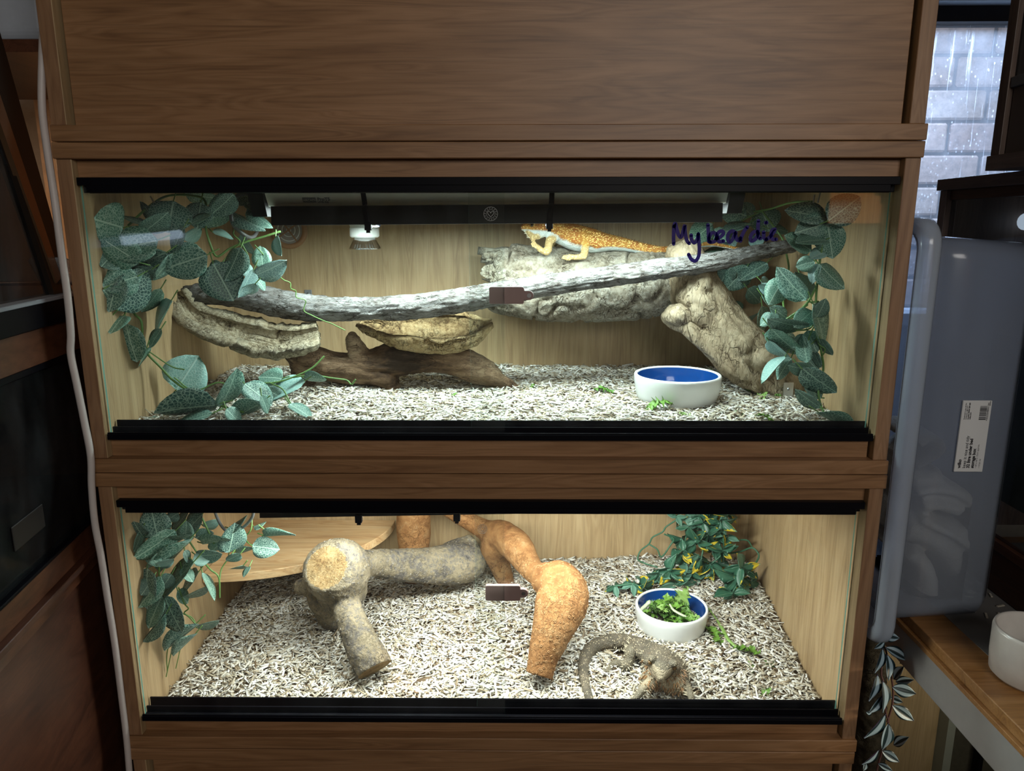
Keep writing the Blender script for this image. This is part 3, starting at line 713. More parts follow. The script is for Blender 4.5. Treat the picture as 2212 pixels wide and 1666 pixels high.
CORKG = woodmat('cork_log_grey', [(0.30, (0.06, 0.046, 0.032)), (0.41, (0.20, 0.165, 0.118)), (0.55, (0.31, 0.275, 0.215)), (0.75, (0.42, 0.40, 0.34))], 150, crack=0.85, cscale=42, bs=1.0)
CORKY = woodmat('cork_bark_yellow', [(0.30, (0.05, 0.028, 0.014)), (0.40, (0.20, 0.125, 0.055)), (0.55, (0.38, 0.27, 0.135)), (0.75, (0.46, 0.36, 0.21))], 150, crack=0.8, cscale=55, bs=1.0)
MOPANI = woodmat('brown_driftwood', [(0.30, (0.028, 0.016, 0.009)), (0.44, (0.10, 0.058, 0.032)), (0.58, (0.19, 0.12, 0.07)), (0.78, (0.32, 0.23, 0.15))], 90, rough=0.65, crack=0.7, cscale=50, aniso=(.35, 1, 1), bs=0.8)
DRIFT = woodmat('sandblasted_driftwood', [(0.30, (0.11, 0.075, 0.045)), (0.44, (0.24, 0.18, 0.115)), (0.58, (0.33, 0.26, 0.17)), (0.78, (0.42, 0.35, 0.25))], 130, rough=0.75, crack=0.75, cscale=38, aniso=(1, 1, .4), bs=0.9)
ROOTG = woodmat('grey_root', [(0.30, (0.055, 0.052, 0.052)), (0.42, (0.15, 0.135, 0.12)), (0.54, (0.25, 0.205, 0.135)), (0.75, (0.36, 0.31, 0.22))], 110, crack=0.6, cscale=85, bs=1.0)
ROOTO = woodmat('orange_root', [(0.30, (0.14, 0.055, 0.018)), (0.44, (0.23, 0.105, 0.038)), (0.58, (0.30, 0.15, 0.058)), (0.78, (0.37, 0.225, 0.11))], 60, crack=0.45, cscale=40, bs=0.8)
CUTW = woodmat('cut_root_face', [(0.30, (0.13, 0.068, 0.025)), (0.43, (0.27, 0.17, 0.072)), (0.58, (0.36, 0.255, 0.125)), (0.75, (0.43, 0.33, 0.19))], 260, crack=0.5, cscale=120, bs=1.0)

def bark(name, path, rad, mat, label, cat, seg=56, n=320, amp=.004, fu=22, fa=3.0, seed=1, up=(0, 0, 1), parent=None):
    V, F = loft(path, rad, seg, n, up=up); V = np.array(V)
    m = len(V)//seg; u = np.repeat(np.arange(m), seg)*(np.linalg.norm(np.diff(cr(path, 40), axis=0), axis=1).sum()/m); a = np.tile(np.arange(seg), m)*2*math.pi/seg
    P = np.column_stack([u*fu, np.cos(a)*fa, np.sin(a)*fa])
    h = .55*ridge(P, 1.0, 3, seed)+.45*fbm(P*np.array([.35, 1.6, 1.6]), 1.6, 4, seed+5)
    Nn = vnormals(V, F[:-2]); V2 = V+Nn*(amp*h)[:, None]
    o = mk(name, V2, F, mat, parent, True); set_attr(o, 'h', .5+.5*h)
    if label: tagit(o, label, cat)
    return o
def lump(name, parts, voxel, mat, disp, label=None, cat=None, smooth=5, seed=1, parent=None, aniso=(1, 1, 1), axis=None):
    V, F = fuse(parts, voxel, smooth); Nn = vnormals(V, F); h = np.zeros(len(V))
    for k, (fq, am, ty) in enumerate(disp):
        P = V*np.array(aniso)
        if axis is not None and k: ax = nrm(axis); P = V-np.outer(V@ax, ax)*.82
        hh = ridge(P, fq, 3, seed+k*9) if ty == 'r' else fbm(P, fq, 4, seed+k*9)
        V = V+Nn*(am*hh)[:, None]; h += hh*am
    h /= max(1e-9, sum(a for _, a, _ in disp))
    o = mk(name, V, F, mat, parent, True); set_attr(o, 'h', .5+.5*h)
    if label: tagit(o, label, cat)
    return o
def PP(lst, s=None):
    """[(px,py,Y,rpx)...] -> path, radii in metres"""
    pts = [at(a[0], a[1], Y=a[2]) for a in lst]; rad = [tuple(x*mpp(a[2]) for x in a[3:5]) if len(a) > 4 else a[3]*mpp(a[2]) for a in lst]; return pts, rad
# long pale branch lying across the upper vivarium
p, r = PP([(386, 640, .31, 20), (430, 636, .305, 25), (500, 634, .30, 29), (570, 648, .295, 32), (640, 662, .29, 32), (720, 668, .285, 29), (800, 667, .28, 27), (900, 662, .275, 29), (1000, 648, .275, 29), (1060, 637, .275, 28), (1150, 622, .28, 26), (1250, 606, .285, 25), (1350, 592, .29, 24), (1450, 578, .295, 23), (1530, 567, .30, 22), (1600, 554, .305, 20), (1660, 541, .31, 18), (1712, 531, .315, 16)])
bark('branch', p, r, BARKW, 'long pale bark-covered branch lying across the upper vivarium', 'branch', amp=.0056, fu=44, fa=5.5, seed=4)
# trough shaped cork pieces
def trough(name, path, rad, a0, a1, thick, mat, label, n=150, seg=44, amp=.006, fq=30, seed=1, up=(0, 0, 1), rim=.12, jag=.10, groove=0.0):
    P = cr(np.hstack([np.asarray(path, float), np.asarray(rad, float)[:, None]]), n); C = P[:, :3]; R = P[:, 3]; T, Nn, B = frames(C, up)
    V = []; hh = []
    tt = np.linspace(0, 1, n)
    e0 = a0+math.degrees(rim)*fbm(np.column_stack([tt*7, 0*tt, 0*tt+seed]), 1, 4, seed)*3; e1 = a1+math.degrees(rim)*fbm(np.column_stack([tt*7, 0*tt+9, 0*tt+seed]), 1, 4, seed+3)*3
    for lay in (0, 1):
        for i in range(n):
            for j in range(seg):
                a = math.radians(e0[i]+(e1[i]-e0[i])*j/(seg-1)); d = B[i]*math.cos(a)+Nn[i]*math.sin(a)
                V.append(C[i]+d*(R[i] if lay == 0 else max(R[i]-thick, R[i]*.45)))
    V = np.array(V); dirs = np.vstack([np.repeat(C, seg, 0)]*2); D = V-dirs; D /= np.maximum(np.linalg.norm(D, axis=1, keepdims=True), 1e-6)
    n1 = .6*fbm(V, fq, 4, seed)+.4*ridge(V, fq*1.6, 3, seed+7); n2 = fbm(V, fq*.8, 4, seed+11)
    half = n*seg; h = np.concatenate([n1[:half], n2[half:]]); amps = np.concatenate([np.full(half, amp), np.full(half, -amp*.45)])
    if groove:
        uu = np.tile(np.repeat(np.linspace(0, 1, n), seg), 2)*np.linalg.norm(np.diff(C, axis=0), axis=1).sum(); ja = np.tile(np.arange(seg), 2*n)/seg*2*math.pi
        gq = np.column_stack([uu*34, np.cos(ja)*1.1, np.sin(ja)*1.1]); g = np.maximum(0, 1-np.abs(vnoise(gq, seed+21))*6); gate = np.clip(fbm(V, 12, 2, seed+30)*2+.6, 0, 1)
        g = g*gate; h = h-g*.9; amps2 = np.concatenate([np.full(half, groove), np.zeros(half)]); V = V-D*(g*amps2)[:, None]
    V = V+D*(h*amps)[:, None]
    # jagged ends
    Ln = np.tile(np.repeat(np.arange(n), seg), 2); Tn = np.tile(np.repeat(T, seg, 0), (2, 1)); e = fbm(np.column_stack([np.tile(np.arange(seg), 2*n)*.45, Ln*0+seed, Ln*0]), 1, 3, seed+2)
    w = np.where(Ln < 6, (6-Ln)/6., np.where(Ln > n-7, (Ln-(n-7))/6., 0)); V = V+Tn*(e*w*jag*R.mean())[:, None]
    F = []
    def id_(l, i, j): return l*half+i*seg+j
    for i in range(n-1):
        for j in range(seg-1):
            F.append((id_(0, i, j), id_(0, i+1, j), id_(0, i+1, j+1), id_(0, i, j+1))); F.append((id_(1, i, j), id_(1, i, j+1), id_(1, i+1, j+1), id_(1, i+1, j)))
        F.append((id_(0, i, 0), id_(1, i, 0), id_(1, i+1, 0), id_(0, i+1, 0))); F.append((id_(0, i, seg-1), id_(0, i+1, seg-1), id_(1, i+1, seg-1), id_(1, i, seg-1)))
    for j in range(seg-1):
        F.append((id_(0, 0, j), id_(0, 0, j+1), id_(1, 0, j+1), id_(1, 0, j))); F.append((id_(0, n-1, j), id_(1, n-1, j), id_(1, n-1, j+1), id_(0, n-1, j+1)))
    o = mk(name, V, F, mat, None, True); set_attr(o, 'h', .5+.5*h); return tagit(o, label, 'cork bark')
# left cork: a long hollow half-tube curving like a canoe
p, r = PP([(380, 630, .27, 22), (405, 668, .265, 32), (450, 692, .26, 40), (520, 712, .255, 48), (590, 727, .25, 48), (640, 726, .25, 42), (684, 716, .255, 30)])
trough('cork_bark', p, r, 186, 362, .020, CORKP, 'curved hollow cork bark piece under the left end of the branch', amp=.008, fq=46, seed=3, groove=.004, up=(0, -.55, 1))
# middle cork: open dish with yellow inside
p, r = PP([(775, 694, .33, 16), (830, 700, .32, 40), (890, 705, .315, 54), (960, 708, .315, 56), (1015, 706, .315, 44), (1062, 694, .32, 10)])
trough('cork_bark', p, r, 170, 352, .010, CORKY, 'open cork bark dish with yellowish inside at the middle of the upper vivarium', amp=.008, fq=36, seed=8, up=(0, -.35, 1), groove=.006)
# brown mopani driftwood beneath it
def seg_(lst, seg=16, n=None): p, r = PP(lst); return loft(p, r, seg, n)
parts = [seg_([(628, 742, .31, 22), (680, 772, .315, 27), (740, 796, .32, 30), (800, 792, .325, 33), (860, 775, .33, 34), (930, 772, .335, 28), (990, 782, .335, 30), (1045, 806, .335, 26), (1085, 826, .335, 19), (1114, 838, .335, 9)]),
         seg_([(795, 790, .32, 26), (772, 760, .315, 19), (762, 735, .31, 14), (760, 725, .31, 9)]), seg_([(800, 800, .32, 26), (830, 815, .32, 26), (845, 838, .32, 16)]), seg_([(880, 765, .34, 28), (900, 752, .35, 20), (908, 745, .35, 14)]),
         seg_([(640, 760, .32, 26), (655, 800, .33, 22), (660, 835, .33, 20)])]
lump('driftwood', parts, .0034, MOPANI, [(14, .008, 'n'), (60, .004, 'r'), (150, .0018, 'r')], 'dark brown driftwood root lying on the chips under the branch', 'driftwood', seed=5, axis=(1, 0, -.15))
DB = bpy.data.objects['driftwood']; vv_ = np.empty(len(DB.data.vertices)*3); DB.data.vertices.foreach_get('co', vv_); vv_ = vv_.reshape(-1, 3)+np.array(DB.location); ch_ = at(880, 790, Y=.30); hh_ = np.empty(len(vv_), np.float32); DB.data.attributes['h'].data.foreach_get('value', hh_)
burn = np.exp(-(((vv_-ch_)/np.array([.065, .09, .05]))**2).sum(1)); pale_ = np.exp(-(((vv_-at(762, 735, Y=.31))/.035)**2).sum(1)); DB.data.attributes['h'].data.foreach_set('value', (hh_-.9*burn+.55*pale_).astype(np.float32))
# big cork log on which the lizard lies, hollow
p, r = PP([(1055, 600, .435, 62), (1095, 605, .435, 72), (1170, 612, .435, 78), (1260, 617, .435, 76), (1350, 617, .435, 74), (1420, 612, .435, 70), (1505, 605, .435, 64)])
trough('cork_log', p, r, 182, 538, .014, CORKG, 'big grey cork bark log under the orange lizard', n=220, seg=110, amp=.0085, fq=30, seed=12, rim=.02, jag=.55, groove=.006)
# right driftwood: gnarled leg
parts = [seg_([(1478, 548, .37, 33), (1490, 585, .365, 40), (1505, 630, .36, 50), (1540, 690, .345, 55), (1590, 742, .325, 54), (1640, 786, .31, 47), (1690, 824, .30, 36), (1712, 842, .298, 26)]),
         seg_([(1500, 640, .33, 34), (1512, 615, .32, 20), (1519, 595, .315, 9)]), ball(at(1465, 682, Y=.32), (.024, .022, .015)), ball(at(1520, 670, Y=.315), (.028, .02, .034)),
         ball(at(1605, 748, Y=.285), (.018, .012, .016)), ball(at(1655, 772, Y=.275), (.022, .018, .018)), seg_([(1445, 682, .33, 12), (1500, 720, .31, 16), (1560, 775, .295, 20), (1620, 815, .29, 24), (1680, 846, .285, 18)])]
DW = lump('driftwood', parts, .0032, DRIFT, [(15, .006, 'n'), (50, .005, 'r'), (130, .002, 'r')], 'pale gnarled driftwood leaning from the cork log down to the right', 'driftwood', seed=9, axis=(.62, -.2, -.75))
a = at(1703, 843, Y=.255); bp = boxo('bracket', a[0]-.009, a[0]+.009, .2545, .2565, .052, a[2]+.014, STEEL, DW, .0006); bp['label'] = 'small metal bracket at the foot'
V, F = ydisc([(.0003, 0), (.0028, 0), (.0018, .0015), (.0003, .0016)], (a[0], .2545, a[2]+.002), 12); mk('screw', V, F, GREYM, bp)

# ------------------------------------------------------------------ lower vivarium wood
# corner shelf: quarter disc of pine
SZ = -.303; cx_, cy_ = -XI+.001, .539; ra = .335; rb = .275; n_ = 40
arc = [(cx_+ra*math.cos(t), cy_-rb*math.sin(t)) for t in np.linspace(0, math.pi/2, n_)]
pl = [(cx_, cy_)]+arc; k = len(pl)
V = [(x, y, SZ) for x, y in pl]+[(x, y, SZ-.018) for x, y in pl]
F = [tuple(range(k))[::-1], tuple(range(k, 2*k))]+[(i, (i+1) % k, k+(i+1) % k, k+i) for i in range(k)]
sh = bevel(mk('corner_shelf', V, F, PINE), .0015, 2); tagit(sh, 'quarter-round pine corner shelf at the back left of the lower vivarium', 'shelf')
bt = boxo('batten', cx_, cx_+.014, .285, .53, SZ-.04, SZ-.019, PINE, sh); bt['label'] = 'wooden batten under the shelf'
# grey root: sawn knob, arm to the right, leg to the front
gk = at(728, 1232, Y=.215)
parts = [ball(gk, (.064, .060, .060)), ball(gk+v3(.004, .012, -.045), (.050, .050, .05)),
         seg_([(742, 1290, .20, 34), (760, 1340, .165, 36), (785, 1400, .14, 42), (806, 1440, .125, 45), (812, 1455, .118, 42)], 20),
         seg_([(770, 1222, .25, 34), (815, 1216, .30, 31), (860, 1221, .34, 37), (930, 1222, .38, 43), (985, 1219, .41, 49), (1012, 1214, .43, 46)], 20),
         seg_([(980, 1205, .43, 40), (1000, 1190, .45, 34), (1016, 1178, .46, 26)]), seg_([(700, 1290, .26, 40), (715, 1335, .29, 28), (722, 1350, .30, 20)]),
         seg_([(690, 1262, .26, 30), (664, 1266, .27, 24), (650, 1268, .275, 20)])]
V, F = fuse(parts, .0042, 5)
# saw the knob flat: everything beyond the cutting plane is pressed onto it
cutn = nrm(np.array([-.20, -.83, .53])); cutd = float(np.dot(gk+cutn*.044, cutn)); 
near = np.linalg.norm(V-gk, axis=1) < .10
# pale sawn end of the leg
en = nrm(at(815, 1470, Y=.105)-at(785, 1400, Y=.14)); ec = at(808, 1447, Y=.122); 
def press(V, near, nn, dd):
    s = V@nn-dd; k = near & (s > 0); V = V.copy(); V[k] -= nn*s[k][:, None]; return V, k
Nn = vnormals(V, F)
h = .6*fbm(V, 18, 4, 31)+.4*fbm(V, 80, 3, 35); pits = np.maximum(0, ridge(V, 70, 2, 37)-.55)
V = V+Nn*(.0035*h+.0022*pits)[:, None]
V, k1 = press(V, near, cutn, cutd); V, k2 = press(V, np.linalg.norm(V-ec, axis=1) < .09, en, float(np.dot(ec, en)))
cut = k1 | k2; V = V+np.where(cut, .0012*fbm(V, 130, 3, 41), 0)[:, None]*np.where(k1[:, None], cutn, en)
fm = [1 if all(cut[i] for i in f) else 0 for f in F]
gr = mk('root_wood', V, F, [ROOTG, CUTW], None, True, fm); set_attr(gr, 'h', .5+.5*h)
GV_, GF_, GC_ = V.copy(), F, cut
tagit(gr, 'grey knobbly root with a yellow sawn face left of the orange root', 'root wood')
# orange root
parts = [seg_([(1165, 1457, .118, 34), (1172, 1425, .13, 38), (1188, 1375, .15, 47), (1205, 1325, .18, 60), (1214, 1290, .205, 65), (1205, 1262, .225, 58), (1180, 1250, .245, 40)], 20),
         seg_([(1190, 1256, .24, 38), (1160, 1240, .27, 27), (1140, 1218, .31, 30), (1115, 1180, .36, 38), (1090, 1160, .40, 36), (1072, 1155, .42, 36), (1050, 1146, .44, 26), (1020, 1130, .46, 21), (985, 1108, .47, 22), (950, 1080, .47, 26), (915, 1070, .47, 34), (897, 1090, .47, 38), (893, 1130, .47, 40), (894, 1170, .47, 38), (890, 1205, .47, 30), (888, 1240, .47, 30)], 18),
         seg_([(1080, 1160, .42, 40), (1070, 1185, .43, 36), (1078, 1215, .44, 27), (1090, 1250, .45, 22), (1092, 1265, .45, 20)])]
V, F = fuse(parts, .0042, 6); Nn = vnormals(V, F); h = .7*fbm(V, 15, 4, 51)+.3*fbm(V, 70, 3, 55); V = V+Nn*(.0035*h)[:, None]
en = nrm(at(1165, 1466, Y=.112)-at(1188, 1375, Y=.15)); ec = at(1164, 1459, Y=.112); V, k2 = press(V, np.linalg.norm(V-ec, axis=1) < .08, en, float(np.dot(ec, en)))
og = mk('root_wood', V, F, [ROOTO, MOPANI], None, True, [1 if all(k2[i] for i in f) else 0 for f in F]); set_attr(og, 'h', .5+.5*h)
tagit(og, 'smooth orange-brown root with a swollen bulb leaning across the middle', 'root wood')
# little wart rings on both roots
def warts(parent, V, F, sel, n, mat, rad=(.0016, .0030), seed=1):
    rg = np.random.default_rng(seed); Nn = vnormals(V, F); idx = rg.choice(np.where(sel)[0], n, replace=False); mb = MB()
    for i in idx:
        nn = Nn[i]; t = nrm(np.cross(nn, (.3, .5, .8))); b = np.cross(nn, t); r = rg.uniform(*rad); c = V[i]; q = 9; vs = []
        for (rr, hh) in ((r, -.0004), (r*.8, .0008), (r*.5, .0007), (r*.3, .0001)):
            for j in range(q): an = 2*math.pi*j/q; vs.append(c+t*math.cos(an)*rr+b*math.sin(an)*rr+nn*hh)
        fs = [(a*q+j, a*q+(j+1) % q, (a+1)*q+(j+1) % q, (a+1)*q+j) for a in range(3) for j in range(q)]+[tuple(3*q+j for j in range(q))]
        mb.add(vs, fs)
    w = mb.build('bark_warts', mat, parent, True); w['kind'] = 'stuff'; return w
fr_ = vnormals(V, F)@np.array([0, -.9, .35]) > .1
warts(og, V, F, fr_ & (V[:, 1] < .29), 300, woodmat('wart_orange', [(0.2, (0.27, 0.135, 0.055)), (0.7, (0.38, 0.23, 0.11))], 60, crack=.1), seed=3)
warts(gr, GV_, GF_, (vnormals(GV_, GF_)@np.array([0, -.9, .35]) > .0) & ~GC_, 420, woodmat('wart_grey', [(0.2, (0.13, 0.115, 0.10)), (0.7, (0.33, 0.29, 0.22))], 60, crack=.1), (.0014, .0026), seed=6)
# ------------------------------------------------------------------ bowls and food
def bowl(label, c, R, Hh, mat_in, fill=None, seg=64):
    root = thing('food_bowl', c, label, 'bowl')
    out = [(R*.82, 0), (R*.90, .003), (R*.95, Hh*.3), (R, Hh*.72), (R*1.005, Hh*.92), (R*.995, Hh*.985), (R*.965, Hh), (R*.935, Hh*.985)]
    inn = [(R*.92, Hh*.95), (R*.90, Hh*.7), (R*.86, Hh*.35), (R*.78, Hh*.18), (R*.4, Hh*.12), (.0005, Hh*.12)]
    V, F = lathe(out+[(R*.93, Hh*.95), (R*.925, Hh*.5), (R*.82, 0.001)], c, seg); F = F[:-2]+[(i, (i+1) % seg, (len(V)//seg-1)*seg+(i+1) % seg, (len(V)//seg-1)*seg+i)[::-1] for i in range(seg)]
    mk('body', V, F, CERAM, root, True)
    V, F = lathe(inn, c, seg); F = [f[::-1] for f in F[:-2]]
    g = mk('inner_glaze', V, F, mat_in, root, True); return root
kU = mpp(.24); bu = at(1462, 843, Y=.245)
bowl('round white bowl with blue glazed inside in the upper vivarium', (bu[0], .245, .0535), 95*kU, .051, CERAMB)
bl_ = at(1451, 1312, Y=.29)
BLC = (bl_[0], .292, -.4335); bowl('round white bowl with blue inside filled with salad leaves', BLC, 85*mpp(.29), .054, CERAMB)
GREENS = [plain('salad_green_%d' % i, c, .5, var=.25) for i, c in enumerate(((.075, .18, .022), (.12, .25, .035), (.20, .33, .085), (.045, .11, .018)))]
STALK = plain('salad_stalk', (.42, .48, .33), .4)
def frilly(seed, L=1.0):
    """frilly endive leaf: midrib strip with lobed, curled edges"""
    rg = np.random.default_rng(seed); n = 22; V = []; F = []
    for i in range(n):
        t = i/(n-1); w = (.06+.20*math.sin(math.pi*min(1, t*1.02))**.8)*(1.35 if i % 3 == 0 else .55)*(1+.3*rg.uniform(-1, 1)); z = .18*math.sin(t*2.6+seed)+.03*rg.normal()
        for k, s in enumerate((-1, -.5, 0, .5, 1)): V.append((t+(.06*rg.normal() if abs(s) == 1 else 0), s*w+.10*math.sin(t*3+seed), z+abs(s)**1.5*.13*rg.uniform(-.6, 1)))
    for i in range(n-1):
        for k in range(4): F.append((i*5+k, i*5+k+1, (i+1)*5+k+1, (i+1)*5+k))
    V = np.array(V); m_ = len(V); V2 = np.vstack([V, V-(0, 0, .012)]); F2 = F+[tuple(m_+j for j in f[::-1]) for f in F]
    return V2, F2
FR = [frilly(s) for s in range(6)]
FRM = {}
def put_leaf(name, k, mi, loc, L, rot, label, cat, group):
    key = (k, mi)
    if key not in FRM: FRM[key] = mesh_data('salad_leaf', FR[k][0], FR[k][1], GREENS[mi], True)
    o = bpy.data.objects.new(name, FRM[key]); COL.objects.link(o); o.location = loc; o.scale = (L, L, L); o.rotation_euler = rot
    return tagit(o, label, cat, group)
rg = np.random.default_rng(5)
for i in range(46):
    a = rg.uniform(0, 2*math.pi); r = rg.uniform(0, .044)
    L = rg.uniform(.026, .05); ya = rg.uniform(0, 6.28)
    hgt = .026+.030*(1-(r/.048)**2)*rg.uniform(.3, 1)
    c = np.array([BLC[0]+r*math.cos(a)-math.cos(ya)*L*.5, BLC[1]+r*math.sin(a)-math.sin(ya)*L*.5, BLC[2]+hgt])
    put_leaf('salad_leaf', i % 6, (0, 1, 1, 2, 3)[i % 5], c, L, (rg.uniform(-.7, .7), rg.uniform(-.45, .25), ya), 'frilly green salad leaf in the blue-lined bowl', 'salad leaf', 'salad leaves in the lower bowl')
o = put_leaf('salad_leaf', 2, 2, np.array([BLC[0]+.0, BLC[1]+.0, BLC[2]+.045]), .055, (1.2, -.9, .3), 'tall pale salad leaf standing up out of the blue-lined bowl', 'salad leaf', None)
def stalk(pts, r, label, mat=STALK):
    V, F = loft(pts, r, 8, 14); return tagit(mk('salad_stalk', V, F, mat, None, True), label, 'salad')
stalk([at(1447, 1306, Y=.275), at(1455, 1318, Y=.268), at(1472, 1328, Y=.258), at(1482, 1332, Y=.255)], [(.0022, .0012), (.003, .0014), (.0034, .0014), (.002, .001)], 'white salad stalk on top of the leaves in the bowl')
stalk([at(1388, 1315, Y=.275), at(1396, 1308, Y=.272), at(1402, 1302, Y=.27)], [(.007, .004)]*3, 'short white stalk chunk at the left of the salad bowl')
# scraps on the bedding, lower vivarium
def ground(px, py, hf, guess):
    z = guess
    for _ in range(6): q = at(px, py, Z=z); z = float(hf(np.array([q[0]]), np.array([q[1]]))[0])+.002
    return at(px, py, Z=z)
for (px, py, L, k, mi, ya, lb) in ((1560, 1395, .05, 0, 1, 1.9, 'green salad scrap below the long wilted stalk'), (1640, 1420, .055, 1, 1, 2.6, 'bright green salad scrap on the chips at the right'), (1655, 1435, .03, 3, 0, .6, 'dark green salad scrap beside the bright one'),
                                   (1620, 1452, .025, 4, 2, 1.2, 'tiny pale salad scrap below the bright one'), (1640, 1503, .025, 5, 1, .3, 'yellow-green scrap near the front right glass')):
    g = ground(px, py, hL, -.43); put_leaf('salad_scrap', k, mi, g, L, (.2, -.15, ya), lb, 'salad leaf', None)
g = [ground(x, y, hL, -.43)+(0, 0, .004) for x, y in ((1530, 1318), (1546, 1340), (1560, 1362), (1572, 1385), (1590, 1402))]
stalk(g, [(.0015, .0012), (.002, .0015), (.004, .002), (.004, .002), (.003, .002)], 'long wilted stalk trailing from the salad bowl onto the chips', GREENS[2])
g = [ground(x, y, hL, -.43)+(0, 0, .003) for x, y in ((1598, 1408), (1620, 1408), (1640, 1413))]
stalk(g, [(.002, .0015), (.004, .002), (.003, .002)], 'white stalk end beside the bright green salad scrap')
for (px, py, L, k, mi, ya, lb) in ((1284, 850, .04, 1, 0, .2, 'dark green leaf scrap on the chips left of the blue bowl'), (1535, 800, .05, 3, 0, .1, 'green leaf scrap behind the blue bowl'), (1125, 841, .03, 4, 1, .5, 'small green scrap at the tip of the brown driftwood'),
                                   (1395, 888, .05, 0, 1, .2, 'green leaf scrap in front of the blue bowl'), (1468, 900, .03, 2, 2, .1, 'yellow-green crumb in front of the blue bowl'), (1610, 852, .05, 1, 1, .2, 'light green scrap right of the blue bowl'), (1630, 862, .03, 5, 2, .4, 'pale yellow-green scrap right of the blue bowl'),
                                   (1675, 860, .03, 2, 0, .1, 'green scrap beside the metal bracket'), (1615, 898, .03, 3, 0, 2.1, 'dark green scrap near the front right of the upper bedding'), (1672, 912, .03, 0, 1, 2.4, 'green scrap by the front glass of the upper vivarium'), (1742, 885, .03, 4, 2, .3, 'pale green scrap under the right garland'), (965, 858, .02, 5, 1, .3, 'tiny green scrap in front of the brown driftwood')):
    g = ground(px, py, hU, .058); put_leaf('salad_scrap', k, mi, g, L, (.15, -.1, ya), lb, 'salad leaf', None)
# ------------------------------------------------------------------ artificial garlands
def leafmesh(name, outline, mats, cup=.10, fold=.06, droop=.12, nt_=9, ns=5, thick=.004):
    V = []; F = []; fm = []
    for lay in (0, 1):
        for i in range(nt_):
            t = i/(nt_-1); w = outline(t)
            for j in range(ns):
                s = -1+2*j/(ns-1); y = s*w*.5
                z = cup*(y*y)*2-fold*(1-abs(s))*.3-droop*t*t
                V.append((t, y, z-(thick if lay else 0)))
    h = nt_*ns
    for i in range(nt_-1):
        for j in range(ns-1):
            a, b, c, d = i*ns+j, (i+1)*ns+j, (i+1)*ns+j+1, i*ns+j+1
            F.append((a, b, c, d)); fm.append(0); F.append((h+d, h+c, h+b, h+a)); fm.append(1)
    for i in range(nt_-1):
        for j in (0, ns-1): F.append((i*ns+j, h+i*ns+j, h+(i+1)*ns+j, (i+1)*ns+j) if j == 0 else (i*ns+j, (i+1)*ns+j, h+(i+1)*ns+j, h+i*ns+j)); fm.append(0)
    return mesh_data(name, V, F, mats, True, fm)
def oval(t): return max(.02, (math.sin(math.pi*min(1, max(0, t))**.78)**.62)) if 0 < t < 1 else .02
def lance(t): return max(.012, math.sin(math.pi*t**.85)**1.15) if 0 < t < 1 else .012
def eucmat(name, dark, mid, vein, vs=1.0):
    """veined leaf: midrib, side veins and a fine net"""
    m, nt, b = newmat(name); v = coords(nt)
    sep = N(nt, 'ShaderNodeSeparateXYZ'); nt.links.new(v, sep.inputs[0])
    ay = math_(nt, 'ABSOLUTE', sep.outputs['Y'])
    rib = ramp(nt, ay, [(0.010, (1, 1, 1)), (0.028, (0, 0, 0))])
    ph = math_(nt, 'SUBTRACT', math_(nt, 'MULTIPLY', sep.outputs['X'], 9.0), math_(nt, 'MULTIPLY', ay, 8.0))
    sv = ramp(nt, math_(nt, 'ABSOLUTE', math_(nt, 'SUBTRACT', math_(nt, 'FRACT', ph), 0.5)), [(0.0, (1, 1, 1)), (0.07, (0, 0, 0))])
    oi = N(nt, 'ShaderNodeObjectInfo')
    flat = N(nt, 'ShaderNodeCombineXYZ'); nt.links.new(sep.outputs['X'], flat.inputs[0]); nt.links.new(sep.outputs['Y'], flat.inputs[1]); nt.links.new(math_(nt, 'MULTIPLY', oi.outputs['Random'], 20.0), flat.inputs[2])
    net = ramp(nt, voro(nt, flat.outputs[0], 15*vs, 'DISTANCE_TO_EDGE', rnd=.9), [(0.03, (1, 1, 1)), (0.11, (0, 0, 0))])
    f = math_(nt, 'MAXIMUM', math_(nt, 'MAXIMUM', rib, math_(nt, 'MULTIPLY', sv, 0.6)), math_(nt, 'MULTIPLY', net, 0.75))
    base = mixc(nt, noise(nt, flat.outputs[0], 4, 3), dark, mid)
    hs = N(nt, 'ShaderNodeHueSaturation'); nt.links.new(base, hs.inputs['Color'])
    nt.links.new(math_(nt, 'ADD', math_(nt, 'MULTIPLY', oi.outputs['Random'], 0.7), 0.65), hs.inputs['Value']); nt.links.new(math_(nt, 'ADD', math_(nt, 'MULTIPLY', oi.outputs['Random'], -0.05), 0.525), hs.inputs['Hue'])
    c = mixc(nt, math_(nt, 'MULTIPLY', f, 0.85), hs.outputs['Color'], vein)
    nt.links.new(c, b.inputs['Base Color']); b.inputs['Roughness'].default_value = 0.42; b.inputs['Specular IOR Level'].default_value = 0.4
    bump(nt, b, f, 0.25, 0.01); return m
EUC = eucmat('veined_leaf_top', (0.032, 0.098, 0.080), (0.06, 0.17, 0.135), (0.42, 0.58, 0.47))
EUCU = eucmat('veined_leaf_back', (0.17, 0.33, 0.31), (0.22, 0.39, 0.36), (0.44, 0.60, 0.55))
STEM = plain('green_stem', (0.10, 0.20, 0.05), 0.5, var=.3)
LEAVES = [leafmesh('leaf', oval, [EUC, EUCU]), leafmesh('leaf', oval, [EUC, EUCU], cup=.35, fold=.22, droop=.25), leafmesh('leaf', oval, [EUC, EUCU], cup=-.2, fold=-.1, droop=-.12), leafmesh('leaf', oval, [EUCU, EUC], cup=.2, fold=.1, droop=.1)]
